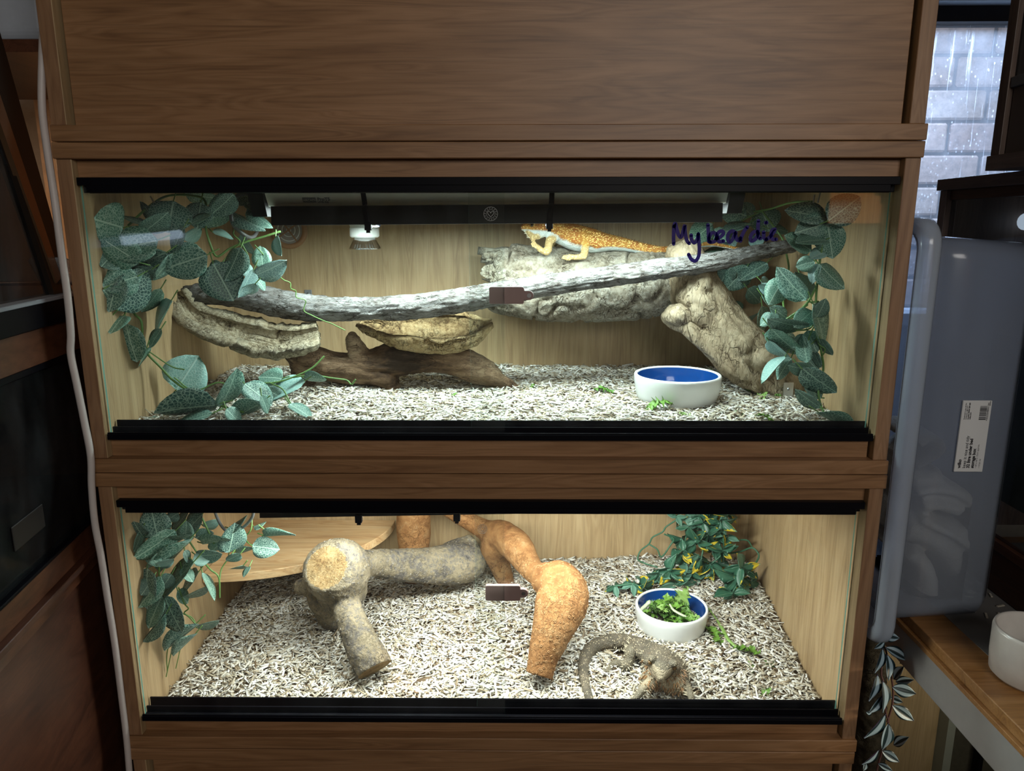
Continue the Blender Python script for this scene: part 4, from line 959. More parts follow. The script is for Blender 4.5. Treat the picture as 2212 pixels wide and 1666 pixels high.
def place(parent, me, base, tip, wvis, real=.74, flip=False, rollsign=1, name='leaf'):
    """base/tip world points; wvis = width seen from the viewer in metres"""
    base = np.asarray(base); tip = np.asarray(tip); L = np.linalg.norm(tip-base); ex = (tip-base)/max(L, 1e-6)
    wr = max(real*L, wvis); roll = math.acos(min(1, wvis/wr))*rollsign
    v = nrm(CAM-(base+tip)/2); ez = nrm(v-ex*np.dot(v, ex))
    if flip: ez = -ez
    ey = np.cross(ez, ex); ez2 = ez*math.cos(roll)+ey*math.sin(roll); ey2 = np.cross(ez2, ex)
    o = bpy.data.objects.new(name, me); COL.objects.link(o); o.parent = parent
    b = base-wloc(parent)
    o.matrix_local = Matrix(((ex[0]*L, ey2[0]*wr, ez2[0]*L, b[0]), (ex[1]*L, ey2[1]*wr, ez2[1]*L, b[1]), (ex[2]*L, ey2[2]*wr, ez2[2]*L, b[2]), (0, 0, 0, 1)))
    return o
def clampx(p, m=.572):
    p = np.array(p); p[0] = min(max(p[0], -m), m); return p
def fit(px, py, Y, m=.572):
    """as far back as the thing can hang without entering the side wall"""
    for y in (Y, Y-.01, Y-.02, Y-.03, Y-.04, .045, .04):
        if y < .04: continue
        p = at(px, py, Y=y)
        if abs(p[0]) <= m: return p
    p[0] = min(max(p[0], -m), m); return p
def garland(name, label, cp, leaves, stems, seed, loc, kinds=(0, 0, 1, 2, 3), lo=None):
    rg = np.random.default_rng(seed); root = thing(name, loc, label, 'garland')
    for i, q in enumerate(leaves):
        bx, by, tx, ty, w, Y = q[:6]; kd = q[6] if len(q) > 6 else kinds[rg.integers(len(kinds))]
        dy = rg.uniform(-.018, .018)
        a, b = cp(bx, by), cp(tx, ty); A_ = fit(*a, Y); B_ = fit(*b, max(.04, Y+dy))
        sc_ = abs(cp(1, 0)[0]-cp(0, 0)[0])
        grow = 1.12; B_ = A_+(B_-A_)*grow; B_[0] = min(max(B_[0], -.573), .573); w = w*grow
        place(root, LEAVES[kd], A_, B_, w*sc_*mpp(Y), real=.80, rollsign=rg.choice((-1, 1)))
        # short petiole
        tail = A_-(B_-A_)*.22+np.array([0, .006, .004]); V, F = loft([tail, A_+(B_-A_)*.02], [.0011, .0009], 6, 5); mk('petiole', V, F, STEM, root, True)
    for (pts, r) in stems:
        P = [clampx(at(*cp(p[0], p[1]), Y=p[2])) for p in pts]; V, F = loft(P, r, 7, len(P)*6); mk('stem', V, F, STEM, root, True)
    return root
# --- upper left
UL = [(330, 345, 80, 300, 240, .075, 0), (540, 420, 240, 480, 190, .085, 0), (330, 800, 250, 505, 225, .08, 0), (290, 850, 470, 630, 190, .09, 0), (340, 925, 390, 1150, 165, .09, 0), (635, 180, 600, 362, 220, .11, 0), (455, 370, 590, 285, 105, .10, 0),
      (800, 188, 780, 338, 140, .13, 0), (1005, 138, 878, 270, 125, .15, 0), (950, 215, 828, 350, 115, .16, 0), (1010, 150, 1145, 165, 80, .2), (1085, 225, 1212, 348, 72, .2, 2), (1000, 255, 1165, 375, 75, .19, 2), (842, 510, 588, 590, 200, .13, 0), (875, 560, 985, 762, 240, .15, 0),
      (1045, 465, 975, 655, 125, .16, 2), (1180, 595, 1165, 468, 105, .19, 0), (1130, 642, 1308, 572, 105, .19, 3), (1125, 598, 1055, 758, 75, .16, 3), (1135, 685, 1040, 755, 65, .155, 3), (1258, 398, 1277, 502, 50, .19, 3), (595, 495, 395, 600, 160, .10, 0), (558, 715, 468, 855, 75, .15, 0),
      (622, 788, 508, 968, 52, .14, 3), (1048, 378, 1112, 505, 52, .2, 3), (1130, 640, 1195, 715, 55, .2, 0), (700, 138, 892, 182, 75, .2, 0), (700, 338, 615, 475, 85, .12, 0), (255, 515, 135, 570, 145, .06, 0), (305, 825, 155, 745, 155, .07, 0), (505, 598, 385, 645, 105, .09, 0),
      (430, 560, 210, 430, 170, .07, 0), (420, 640, 180, 700, 170, .075, 0), (300, 640, 150, 830, 150, .06, 0), (470, 480, 560, 620, 150, .11, 0), (240, 700, 400, 560, 180, .10, 0), (560, 330, 430, 210, 60, .12, 0), (330, 880, 250, 960, 90, .08, 0), (930, 560, 850, 640, 80, .18, 0), (1040, 560, 1100, 640, 70, .17, 3), (700, 420, 800, 360, 70, .18, 3), (450, 330, 330, 260, 50, .10, 0),
      (870, 370, 990, 400, 40, .2, 3), (560, 960, 485, 1060, 55, .12, 0), (640, 500, 545, 660, 70, .12, 0), (470, 1080, 445, 1190, 40, .1, 0), (740, 320, 840, 260, 45, .12, 0), (1055, 200, 1150, 215, 60, .21, 3),
      (650, 1335, 770, 1152, 250, .16, 3), (908, 1420, 565, 1432, 145, .11, 2), (925, 1435, 1035, 1250, 100, .12, 0), (1065, 1295, 1220, 1400, 130, .13, 0), (1300, 1265, 1160, 1245, 110, .17, 0), (1438, 1278, 1225, 1365, 95, .16, 3), (1428, 1262, 1555, 1258, 62, .17, 2),
      (1175, 1408, 1005, 1482, 95, .11, 2), (1170, 1368, 1218, 1465, 65, .10, 0), (1340, 1418, 1468, 1482, 60, .11, 0), (955, 1448, 1045, 1535, 85, .08, 0), (875, 1478, 650, 1525, 60, .08, 0), (1290, 1380, 1200, 1330, 90, .15, 0), (540, 1520, 465, 1508, 40, .09, 0)]
st = [([(360, 330, .12), (480, 220, .12), (600, 150, .13), (760, 150, .14), (830, 190, .15), (830, 330, .16), (860, 450, .16), (900, 520, .17), (980, 470, .18), (1080, 430, .19), (1180, 400, .2), (1285, 368, .21)], .0019),
      ([(350, 340, .11), (320, 500, .10), (300, 640, .10), (290, 850, .11), (440, 920, .11), (455, 1080, .12), (560, 1200, .13), (650, 1290, .13), (800, 1380, .12), (920, 1430, .12), (1060, 1470, .11)], .0019),
      ([(470, 1090, .12), (620, 1190, .13), (700, 1210, .13)], .0011), ([(640, 1260, .13), (760, 1340, .13), (900, 1290, .14), (980, 1310, .14)], .0012),
      ([(1100, 1290, .15), (1250, 1290, .15), (1380, 1250, .16), (1480, 1200, .17), (1553, 1130, .18)], .0015), ([(1350, 1260, .16), (1480, 1245, .17), (1600, 1262, .17), (1690, 1275, .17), (1720, 1300, .16), (1745, 1272, .16)], .0014), ([(1220, 1290, .14), (1300, 1330, .13), (1340, 1400, .12), (1400, 1490, .11)], .0012),
      ([(1130, 450, .18), (1200, 530, .2), (1290, 650, .22), (1345, 680, .23), (1350, 715, .23), (1380, 730, .24), (1385, 770, .24), (1440, 790, .245), (1430, 850, .245), (1480, 880, .245), (1550, 912, .25), (1600, 930, .25), (1680, 970, .25)], .0010),
      ([(990, 480, .18), (1040, 430, .18), (1000, 380, .18), (1030, 300, .19)], .0012), ([(1050, 440, .18), (1090, 520, .18), (1100, 600, .18)], .0012), ([(800, 180, .14), (820, 260, .14), (880, 215, .15)], .0014)]
gu = garland('eucalyptus_garland', 'veined grey-green leaf garland hanging at the left of the upper vivarium', c1, UL, st, 3, at(300, 900, Y=.10))
V, F = loft([at(*c1(495, 155), Y=.12), at(*c1(530, 215), Y=.105)], .0013, 8, 4); mk('pin', V, F, STEEL, gu, True)
# --- upper right
c4 = crop(1420, 380, .34816)
UR = [(1050, 265, 828, 198, 115, .085, 0), (1058, 282, 1245, 138, 175, .07, 0), (1062, 290, 885, 345, 155, .09, 0), (1055, 290, 1085, 492, 165, .085, 0), (958, 462, 822, 368, 95, .09, 0), (1052, 395, 888, 390, 60, .08, 0), (978, 530, 866, 562, 92, .09, 0), (1000, 548, 1128, 695, 115, .085, 2), (1002, 540, 955, 655, 62, .09, 3),
      (928, 772, 742, 605, 125, .10, 0), (940, 762, 875, 608, 95, .12, 3), (785, 635, 700, 785, 135, .16, 2), (650, 742, 745, 845, 55, .2, 3), (802, 882, 715, 818, 75, .14, 0), (735, 850, 710, 915, 70, .14, 0), (925, 942, 712, 922, 78, .10, 0), (700, 945, 858, 1120, 115, .11, 0), (962, 838, 865, 925, 115, .10, 0), (968, 795, 1062, 1018, 105, .08, 0),
      (930, 958, 992, 1078, 92, .10, 0), (932, 1162, 890, 1012, 88, .085, 0), (688, 1020, 795, 1132, 62, .13, 3), (948, 1205, 828, 1190, 82, .085, 0), (795, 1118, 648, 1255, 52, .12, 3), (832, 1128, 738, 1245, 85, .12, 0), (895, 1195, 1078, 1348, 135, .075, 0), (1012, 1442, 862, 1352, 72, .08, 0), (1000, 1468, 1215, 1538, 60, .05, 2), (968, 1088, 1002, 1182, 55, .09, 0),
      (552, 250, 388, 178, 135, .40, 2), (462, 108, 430, 205, 62, .40, 3), (342, 298, 215, 402, 135, .42, 2), (572, 293, 415, 332, 52, .38, 0), (650, 208, 692, 335, 165, .42, 2), (482, 442, 398, 348, 95, .44, 3), (622, 442, 608, 368, 85, .44, 3), (432, 458, 278, 492, 55, .44, 0), (560, 558, 440, 692, 145, .46, 0), (682, 538, 518, 622, 95, .45, 0), (690, 328, 805, 330, 62, .40, 0), (650, 808, 662, 972, 72, .35, 0),
      (990, 880, 1045, 780, 80, .085, 0), (940, 1000, 850, 1060, 90, .10, 0), (1000, 1210, 930, 1130, 70, .085, 0), (760, 720, 640, 690, 80, .2, 3), (720, 860, 640, 920, 70, .2, 0), (1040, 470, 960, 500, 70, .09, 3), (1020, 1380, 930, 1300, 70, .08, 0), (1010, 1010, 1070, 1110, 60, .08, 0), (590, 250, 520, 180, 90, .42, 2), (460, 560, 400, 650, 110, .46, 0), (560, 700, 640, 780, 100, .44, 0),
      (520, 900, 620, 870, 40, .42, 3), (470, 780, 520, 830, 60, .45, 0), (640, 650, 720, 700, 50, .3, 3), (860, 1010, 760, 960, 60, .12, 2), (890, 620, 940, 720, 60, .15, 3), (350, 330, 420, 400, 80, .42, 0)]
st = [([(940, 160, .12), (1030, 260, .10), (1045, 330, .09), (1020, 450, .09), (1000, 600, .09), (985, 760, .09), (985, 900, .09), (1000, 1000, .09), (1015, 1080, .085), (1030, 1200, .085), (1000, 1330, .08), (1020, 1440, .075), (1060, 1500, .06)], .0018),
      ([(600, 222, .40), (700, 205, .35), (830, 165, .2), (960, 160, .12)], .0019), ([(650, 220, .38), (720, 310, .38), (780, 400, .37), (800, 480, .36), (815, 580, .33), (780, 660, .25), (800, 880, .16), (920, 800, .1), (980, 700, .09)], .0019),
      ([(1000, 640, .09), (960, 740, .095), (940, 780, .1), (1000, 780, .09)], .0012), ([(980, 920, .09), (950, 980, .09), (930, 1050, .09), (960, 1040, .09), (1010, 990, .09)], .0011), ([(980, 940, .09), (1000, 1040, .085), (1040, 1080, .08), (1000, 1150, .085)], .0011), ([(860, 960, .1), (940, 950, .095), (980, 900, .09)], .0013), ([(800, 890, .13), (860, 850, .12), (930, 800, .1)], .0018), ([(440, 330, .42), (560, 260, .4), (660, 215, .39)], .0014)]
gr2 = garland('eucalyptus_garland', 'veined grey-green leaf garland hanging in front of the right wall of the upper vivarium', c4, UR, st, 5, at(1760, 900, Y=.08))
for (a_, b_) in (((975, 120), (968, 165)), ((1012, 100), (995, 165))):
    V, F = loft([at(*c4(*a_), Y=.10), at(*c4(*b_), Y=.10)], .0013, 8, 4); mk('hook', V, F, STEEL, gr2, True)
# --- lower left
LL = [(370, 345, 325, 148, 210, .08, 0), (502, 285, 205, 495, 160, .075, 0), (602, 348, 378, 522, 82, .085, 2), (570, 358, 570, 242, 112, .09, 0), (692, 168, 558, 292, 125, .11, 0), (882, 448, 930, 275, 178, .13, 0), (1046, 400, 1220, 420, 152, .15, 0), (1132, 325, 1338, 292, 62, .16, 2), (690, 382, 872, 328, 85, .12, 2), (292, 555, 195, 828, 155, .07, 0), (392, 618, 215, 825, 112, .06, 2),
      (628, 515, 355, 745, 125, .08, 0), (662, 588, 528, 712, 85, .10, 0), (618, 505, 745, 478, 105, .09, 3), (688, 588, 792, 758, 52, .10, 0), (400, 755, 255, 965, 135, .06, 0), (412, 755, 505, 1010, 155, .065, 0), (430, 888, 222, 1075, 72, .05, 2), (648, 958, 430, 1100, 85, .08, 2), (642, 1030, 485, 1150, 52, .09, 2), (650, 990, 795, 960, 52, .12, 0), (540, 782, 705, 728, 32, .10, 0), (880, 272, 1012, 205, 62, .14, 2),
      (940, 452, 1052, 400, 62, .17, 2), (965, 455, 872, 512, 72, .12, 0), (985, 540, 900, 580, 45, .12, 0), (1030, 545, 985, 610, 35, .12, 0), (470, 302, 562, 155, 62, .10, 0), (255, 295, 175, 430, 65, .08, 0), (645, 470, 805, 475, 92, .10, 0), (700, 260, 800, 225, 70, .14, 3), (520, 160, 440, 210, 90, .10, 0), (1060, 262, 1145, 240, 40, .17, 2), (360, 540, 470, 510, 60, .06, 3), (560, 430, 600, 510, 55, .09, 0), (510, 720, 590, 800, 90, .09, 0), (300, 460, 380, 530, 90, .07, 0), (260, 330, 180, 250, 110, .06, 0), (420, 420, 330, 560, 100, .07, 0), (470, 600, 400, 700, 110, .075, 0), (540, 560, 620, 640, 80, .09, 0), (330, 640, 260, 740, 130, .06, 0), (760, 440, 820, 360, 90, .13, 2), (480, 380, 590, 300, 80, .09, 2), (640, 340, 760, 300, 90, .13, 2)]
st = [([(300, 160, .10), (420, 260, .10), (560, 330, .10), (620, 400, .10), (680, 490, .10), (750, 570, .11), (808, 625, .11), (815, 770, .11)], .0015), ([(430, 262, .09), (385, 500, .08), (380, 620, .08), (400, 760, .075), (410, 885, .07)], .0015), ([(520, 700, .09), (560, 810, .09), (590, 850, .09), (560, 880, .09), (600, 915, .09), (640, 960, .09)], .0012),
      ([(1050, 180, .16), (1040, 280, .15), (990, 340, .15), (900, 460, .13), (830, 560, .12), (815, 640, .11)], .0012), ([(520, 870, .09), (440, 1150, .09), (410, 1300, .09)], .0009), ([(480, 1100, .09), (430, 1340, .08)], .0009), ([(540, 1100, .1), (500, 1280, .09)], .0008), ([(1095, 245, .16), (1140, 300, .16), (1050, 390, .16), (985, 330, .15)], .0011), ([(690, 200, .12), (775, 380, .12)], .0016), ([(530, 880, .09), (610, 910, .1), (640, 950, .1)], .001)]
garland('eucalyptus_garland', 'veined grey-green leaf garland at the left of the lower vivarium', c5, LL, st, 8, at(330, 1400, Y=.09))
# --- variegated plant, lower right
def varmat(name, gdark, gmid, yel):
    m, nt, b = newmat(name); v = coords(nt); sep = N(nt, 'ShaderNodeSeparateXYZ'); nt.links.new(v, sep.inputs[0]); oi = N(nt, 'ShaderNodeObjectInfo')
    ay = math_(nt, 'ABSOLUTE', sep.outputs['Y']); flat = N(nt, 'ShaderNodeCombineXYZ'); nt.links.new(sep.outputs['X'], flat.inputs[0]); nt.links.new(sep.outputs['Y'], flat.inputs[1]); nt.links.new(math_(nt, 'MULTIPLY', oi.outputs['Random'], 30.0), flat.inputs[2])
    w = noise(nt, flat.outputs[0], 3.0, 2)
    tipy = math_(nt, 'ADD', math_(nt, 'ADD', math_(nt, 'MULTIPLY', sep.outputs['X'], 0.75), math_(nt, 'MULTIPLY', ay, 0.5)), math_(nt, 'MULTIPLY', math_(nt, 'SUBTRACT', w, 0.5), 0.7))
    thr = math_(nt, 'ADD', math_(nt, 'MULTIPLY', oi.outputs['Random'], 0.62), 0.42)
    f = math_(nt, 'GREATER_THAN', tipy, thr)
    rib = ramp(nt, ay, [(0.012, (1, 1, 1)), (0.03, (0, 0, 0))])
    g = mixc(nt, w, gdark, gmid); g2 = mixc(nt, math_(nt, 'MULTIPLY', rib, 0.35), g, (0.2, 0.34, 0.2))
    nt.links.new(mixc(nt, f, g2, yel), b.inputs['Base Color']); b.inputs['Roughness'].default_value = 0.4; return m
VAR = varmat('variegated_leaf', (0.018, 0.075, 0.045), (0.045, 0.14, 0.085), (0.55, 0.42, 0.03)); VARB = plain('variegated_leaf_back', (0.10, 0.22, 0.16), .5, var=.2)
VL = [leafmesh('leaf', lance, [VAR, VARB], cup=.15, fold=.12, droop=.15), leafmesh('leaf', lance, [VAR, VARB], cup=.4, fold=.25, droop=.3), leafmesh('leaf', lance, [VARB, VAR], cup=.1, fold=.1, droop=.1)]
STEMD = plain('dark_green_stem', (0.035, 0.12, 0.065), 0.5, var=.2)
c8 = crop(1280, 1080, .32415)
vp = thing('ivy_plant', at(1500, 1290, Y=.44), 'bushy green plant with yellow leaf tips at the back right of the lower vivarium', 'plant')
rg = np.random.default_rng(17)
CL = [(520, 470, 5, .40, 100), (265, 560, 5, .38, 90), (150, 575, 3, .38, 75), (600, 345, 4, .43, 90), (690, 285, 5, .44, 95), (770, 235, 5, .44, 95), (855, 150, 6, .44, 100), (865, 335, 5, .43, 90), (725, 395, 5, .43, 95), (655, 480, 5, .42, 95), (560, 570, 5, .40, 95), (785, 430, 5, .44, 95), (690, 540, 4, .42, 80), (960, 525, 6, .38, 115), (1000, 450, 5, .38, 110), (930, 620, 4, .36, 100), (745, 140, 5, .46, 95), (650, 180, 4, .46, 90),
      (560, 110, 3, .47, 80), (890, 95, 5, .46, 95), (700, 100, 4, .47, 95), (815, 300, 4, .46, 90), (625, 420, 4, .43, 85), (380, 540, 4, .40, 85), (330, 590, 3, .38, 85), (440, 500, 3, .41, 80), (840, 430, 4, .47, 85), (1050, 560, 3, .40, 95), (900, 240, 3, .46, 80), (780, 90, 5, .48, 90), (740, 480, 4, .46, 85), (600, 260, 3, .47, 80)]
for (x, y, n_, Y, L) in CL:
    a0 = rg.uniform(0, 6.28); n_ += 2; L *= 1.2
    for i in range(n_):
        a = a0+6.28*i/n_+rg.normal(0, .25); l = L*rg.uniform(.75, 1.1); tx, ty = x+math.cos(a)*l, y+abs(math.sin(a))*l*(.9 if rg.random() < .7 else -.8)
        yy = min(max(Y+rg.uniform(-.03, .03), .33), .52)
        A_, B_ = clampx(at(*c8(x+rg.normal(0, 6), y+rg.normal(0, 6)), Y=Y), .57), clampx(at(*c8(tx, ty), Y=yy), .57)
        for q in (A_, B_):
            zf = float(hL(np.array([q[0]]), np.array([q[1]]))[0])+.006; q[2] = max(q[2], zf)
        place(vp, VL[rg.choice((0, 0, 1, 2))], A_, B_, l*.52*.324*mpp(Y), .60, rollsign=rg.choice((-1, 1)))
for pts, r in (([(860, 60, .47), (855, 150, .45), (770, 240, .45), (700, 290, .45), (600, 350, .44), (520, 470, .41), (440, 500, .41), (330, 570, .385), (265, 560, .38), (150, 575, .38)], .0022), ([(575, 90, .48), (560, 130, .48), (490, 180, .48), (465, 215, .48), (400, 250, .48), (375, 295, .48), (320, 340, .48), (302, 395, .47), (340, 420, .45), (430, 450, .43)], .0018), ([(375, 295, .48), (430, 330, .47), (460, 380, .45), (520, 300, .45), (540, 260, .46), (480, 230, .48)], .0018),
               ([(780, 80, .48), (750, 240, .46), (720, 400, .44), (655, 480, .43), (560, 570, .41)], .002), ([(900, 360, .46), (985, 345, .44), (1060, 320, .42), (1100, 350, .41), (1105, 390, .40), (1050, 470, .385), (985, 540, .38), (930, 620, .37)], .0019), ([(950, 270, .47), (1030, 270, .45), (1065, 320, .42)], .0017), ([(700, 100, .48), (640, 190, .47), (600, 350, .44)], .0016), ([(860, 160, .45), (870, 340, .44), (790, 430, .44)], .0018)):
    P = [clampx(at(*c8(p[0], p[1]), Y=p[2]), .572) for p in pts]; V, F = loft(P, r, 7, len(P)*6); mk('stem', V, F, STEMD, vp, True)
# ------------------------------------------------------------------ two bearded lizards
def lizmat(name, top, top2, spot, belly, sc=330, band=None, limb=(.4, .3, .1), br=(.70, .80)):
    m, nt, b = newmat(name); a = N(nt, 'ShaderNodeAttribute', attribute_name='bel'); hd = N(nt, 'ShaderNodeAttribute', attribute_name='pale'); lgA = N(nt, 'ShaderNodeAttribute', attribute_name='leg')
    v = coords(nt); n1 = noise(nt, v, 45, 4); vo = voro(nt, v, sc); ed = voro(nt, v, sc, 'DISTANCE_TO_EDGE'); cellc = N(nt, 'ShaderNodeTexVoronoi'); cellc.inputs['Scale'].default_value = sc; nt.links.new(v, cellc.inputs['Vector'])
    sepc = N(nt, 'ShaderNodeSeparateColor'); nt.links.new(cellc.outputs['Color'], sepc.inputs[0])
    base = mixc(nt, ramp(nt, n1, [(0.4, (0, 0, 0)), (0.62, (1, 1, 1))]), top, top2)
    sp = math_(nt, 'MULTIPLY', math_(nt, 'GREATER_THAN', sepc.outputs[0], 0.66), ramp(nt, vo, [(0.25, (1, 1, 1)), (0.55, (0, 0, 0))]))
    c = mixc(nt, sp, base, spot)
    c = mixc(nt, ramp(nt, ed, [(0.0, (0.30, 0.30, 0.30)), (0.10, (0, 0, 0))]), c, tuple(x*.45 for x in top))
    f = math_(nt, 'ADD', a.outputs['Fac'], math_(nt, 'MULTIPLY', math_(nt, 'SUBTRACT', n1, 0.5), 0.25))
    c = mixc(nt, ramp(nt, f, [(br[0], (0, 0, 0)), (br[1], (1, 1, 1))]), c, belly)
    c = mixc(nt, math_(nt, 'MULTIPLY', lgA.outputs['Fac'], 0.85), c, mixc(nt, sp, limb, spot))
    c = mixc(nt, hd.outputs['Fac'], c, spot)
    nt.links.new(c, b.inputs['Base Color']); b.inputs['Roughness'].default_value = 0.6
    bump(nt, b, math_(nt, 'MINIMUM', ed, 0.25), 0.8, 0.004); return m
SPK = {}
def cones(name, pts, dirs, lens, r, mat, parent, q=5):
    mb = MB()
    for p, d, l in zip(pts, dirs, lens):
        d = nrm(d); t = nrm(np.cross(d, (.21, .43, .87))); bb = np.cross(d, t)
        mb.add([p+t*math.cos(6.283*j/q)*r+bb*math.sin(6.283*j/q)*r-d*l*.15 for j in range(q)]+[p+d*l], [(j, (j+1) % q, q) for j in range(q)]+[tuple(range(q))[::-1]])
    o = mb.build(name, mat, parent, False); o['kind'] = 'stuff'; return o
def lizard(label, parts, spine, voxel, mat, smooth=4, pale=None):
    V, F = fuse(parts, voxel, smooth, .5)
    S = cr(np.array(spine), 120)
    idx = np.empty(len(V), int)
    for k in range(0, len(V), 4000): idx[k:k+4000] = np.argmin(((V[k:k+4000, None, :]-S[None, :, :3])**2).sum(2), 1)
    rel = (V-S[idx, :3])[:, 2]/np.maximum(S[idx, 3], .003)
    dist = np.linalg.norm(V-S[idx, :3], axis=1)/np.maximum(S[idx, 4] if S.shape[1] > 4 else S[idx, 3]*1.2, .003)
    V = V+vnormals(V, F)*(.0007*fbm(V, 220, 2, 3))[:, None]
    o = mk('bearded_lizard', V, F, mat, None, True); tagit(o, label, 'lizard')
    set_attr(o, 'leg', sm((dist-1.12)/.2)); set_attr(o, 'bel', np.clip(.5-.5*rel, 0, 1)); set_attr(o, 'pale', pale(V) if pale is not None else np.zeros(len(V)))
    return o, V, F, S, idx
def spl(lst):  # (px,py,Y,rs,ru)
    return [tuple(at(a[0], a[1], Y=a[2]))+(a[4]*mpp(a[2]), a[3]*mpp(a[2])) for a in lst]
def lf(lst, seg=16, up=(0, 0, 1)):
    pts = [at(a[0], a[1], Y=a[2]) for a in lst]; rad = [(a[3]*mpp(a[2]), (a[4] if len(a) > 4 else a[3])*mpp(a[2])) for a in lst]
    return loft(pts, rad, seg, len(lst)*6, up=up)
EYE = plain('dark_eye', (0.01, 0.007, 0.004), .08); IRIS = plain('amber_iris', (.13, .07, .02), .2)
# --- orange one on the cork log
OR = lizmat('orange_lizard_skin', (.40, .135, .022), (.52, .25, .045), (.80, .60, .22), (.62, .68, .66), 300, limb=(.40, .235, .035))
sp1 = [(1215, 505, .405, 29, 24), (1245, 514, .41, 37, 28), (1280, 521, .412, 36, 26), (1310, 524, .415, 27, 19), (1340, 527, .418, 20, 15), (1370, 533, .42, 16, 13), (1400, 539, .42, 13, 11.5), (1430, 542, .42, 10.5, 9.5), (1460, 538, .42, 8.5, 8), (1500, 530, .415, 6.5, 6.5), (1540, 528, .41, 5.2, 5.2), (1570, 533, .40, 4.2, 4.2), (1600, 538, .39, 3.4, 3.4), (1622, 533, .39, 2.6, 2.6)]
neck = [(1226, 506, .405, 27, 22), (1198, 496, .40, 22, 19), (1180, 490, .395, 24, 18), (1160, 487, .388, 25, 19), (1146, 489, .382, 19, 16), (1136, 491, .378, 12, 11), (1130, 492, .376, 7, 7)]
parts = [lf(sp1), lf(neck), lf([(1182, 496, .385, 12), (1160, 507, .378, 11), (1148, 513, .375, 7)]), lf([(1142, 497, .378, 12, 9), (1150, 508, .376, 10, 8), (1162, 508, .378, 8)]),
         lf([(1198, 508, .385, 13), (1187, 522, .378, 9.5), (1184, 540, .375, 8), (1180, 546, .373, 7.5)]), lf([(1181, 545, .373, 7.5), (1170, 541, .372, 6.5), (1162, 534, .372, 5.5), (1156, 530, .372, 4.5)]),
         lf([(1288, 524, .395, 17), (1270, 518, .382, 13), (1264, 530, .376, 10), (1263, 545, .374, 8.5), (1260, 555, .373, 7.5)]), lf([(1262, 553, .373, 7.5), (1248, 556, .371, 6.5), (1236, 555, .370, 5.5), (1230, 553, .37, 4.5)]),
         lf([(1205, 510, .43, 12), (1195, 528, .445, 8), (1185, 540, .445, 6)]), lf([(1290, 526, .435, 14), (1280, 540, .45, 9), (1262, 549, .45, 6)])]
for k, (dx, dy) in enumerate(((-9, -11), (-11, -5), (-9, 1), (-3, -10), (-2, 4))): parts.append(lf([(1158, 531, .372, 3.4), (1158+dx*.6, 531+dy*.6, .370, 2.8), (1158+dx*1.1, 531+dy*1.1+1, .369, 1.8)], 8))
for k, (dx, dy) in enumerate(((-16, -3), (-18, 2), (-15, 5), (-9, 7), (-4, 8))): parts.append(lf([(1234, 555, .37, 3.6), (1234+dx*.6, 555+dy*.5, .368, 3), (1234+dx*1.1, 555+dy, .367, 1.9)], 8))
lz, V, F, S, idx = lizard('orange and yellow bearded lizard resting on the grey cork log', parts, spl(neck[:1:-1]+sp1), .0019, OR)
Nn = vnormals(V, F); rg = np.random.default_rng(4)
bd = S[idx, 3]; body = (S[idx, 3] > .009) & (V[:, 0] > at(1200, 500, Y=.4)[0])
fl = np.where(body & (np.abs(Nn[:, 2]) < .75) & (Nn[:, 1] < .1) & (((V-S[idx, :3])[:, 2]/S[idx, 3]) > -.35))[0]; pk = rg.choice(fl, 240, replace=False)
SPO = plain('lizard_scale_tips', (.72, .48, .15), .6, var=.2)
cones('spiny_scales', V[pk]+Nn[pk]*0, Nn[pk]*1+np.array([.7, 0, 0]), rg.uniform(.002, .004, 240), .0012, SPO, lz)
pts = [p for p in S[::2] if p[3] > .0075]; cones('back_crest', [np.array([p[0], p[1], p[2]+p[3]*.98]) for p in pts], [(.5, 0, 1)]*len(pts), [.0045]*len(pts), .0016, plain('crest_scales', (.20, .13, .06), .6), lz)
bp = []; bdn = []
for i in range(46):
    t = rg.random(); c = at(1132+22*t+rg.normal(0, 2), 494+20*t+rg.normal(0, 4), Y=.372+.004*rg.random()); bp.append(c); bdn.append((-.9, -.4, -.35+.3*rg.normal()))
cones('beard_spikes', bp, bdn, rg.uniform(.004, .008, 46), .0011, plain('pale_spikes', (.72, .68, .52), .6), lz)
e = at(1149, 486, Y=.3685); V, F = ball(e, (.0042, .003, .0042), 12, 8); ey = mk('eye', V, F, IRIS, lz, True); V, F = ball(e+(0, -.0022, 0), (.002, .0014, .0022), 10, 6); mk('pupil', V, F, EYE, ey, True)
# --- brown one at the front glass below
BRW = lizmat('brown_lizard_skin', (.085, .072, .050), (.145, .118, .082), (.36, .30, .20), (.34, .30, .22), 300, limb=(.15, .13, .09), br=(.85, .95))
def G(px, py, rp, k=.9, lift=0):
    z = -.43
    for _ in range(6): q = at(px, py, Z=z); z = float(hL(np.array([q[0]]), np.array([min(max(q[1], .04), .53)]))[0])+rp*mpp(q[1])*k+lift
    return at(px, py, Z=z)
def lg(lst, seg=16, sq=.75, lift=0):
    pts = [G(a[0], a[1], a[2]*sq, 1.0, lift) for a in lst]; rad = [(a[2]*mpp(p[1]), a[2]*mpp(p[1])*sq) for a, p in zip(lst, pts)]; return loft(pts, rad, seg, len(lst)*6), pts, rad
tail, tp, tr = lg([(1279, 1523, 8.5), (1272, 1505, 10), (1265, 1480, 11), (1260, 1452, 12.5), (1263, 1424, 14), (1275, 1403, 15.5), (1299, 1389, 17), (1332, 1385, 19), (1360, 1390, 22), (1385, 1401, 27)], sq=.9)
body_, bp_, br_ = lg([(1372, 1394, 23), (1390, 1402, 29), (1415, 1418, 38), (1440, 1438, 43), (1452, 1458, 41), (1450, 1476, 36)], 18, sq=.70, lift=.004)
sh0 = bp_[-2]; hc = at(1430, 1438, Y=.094)
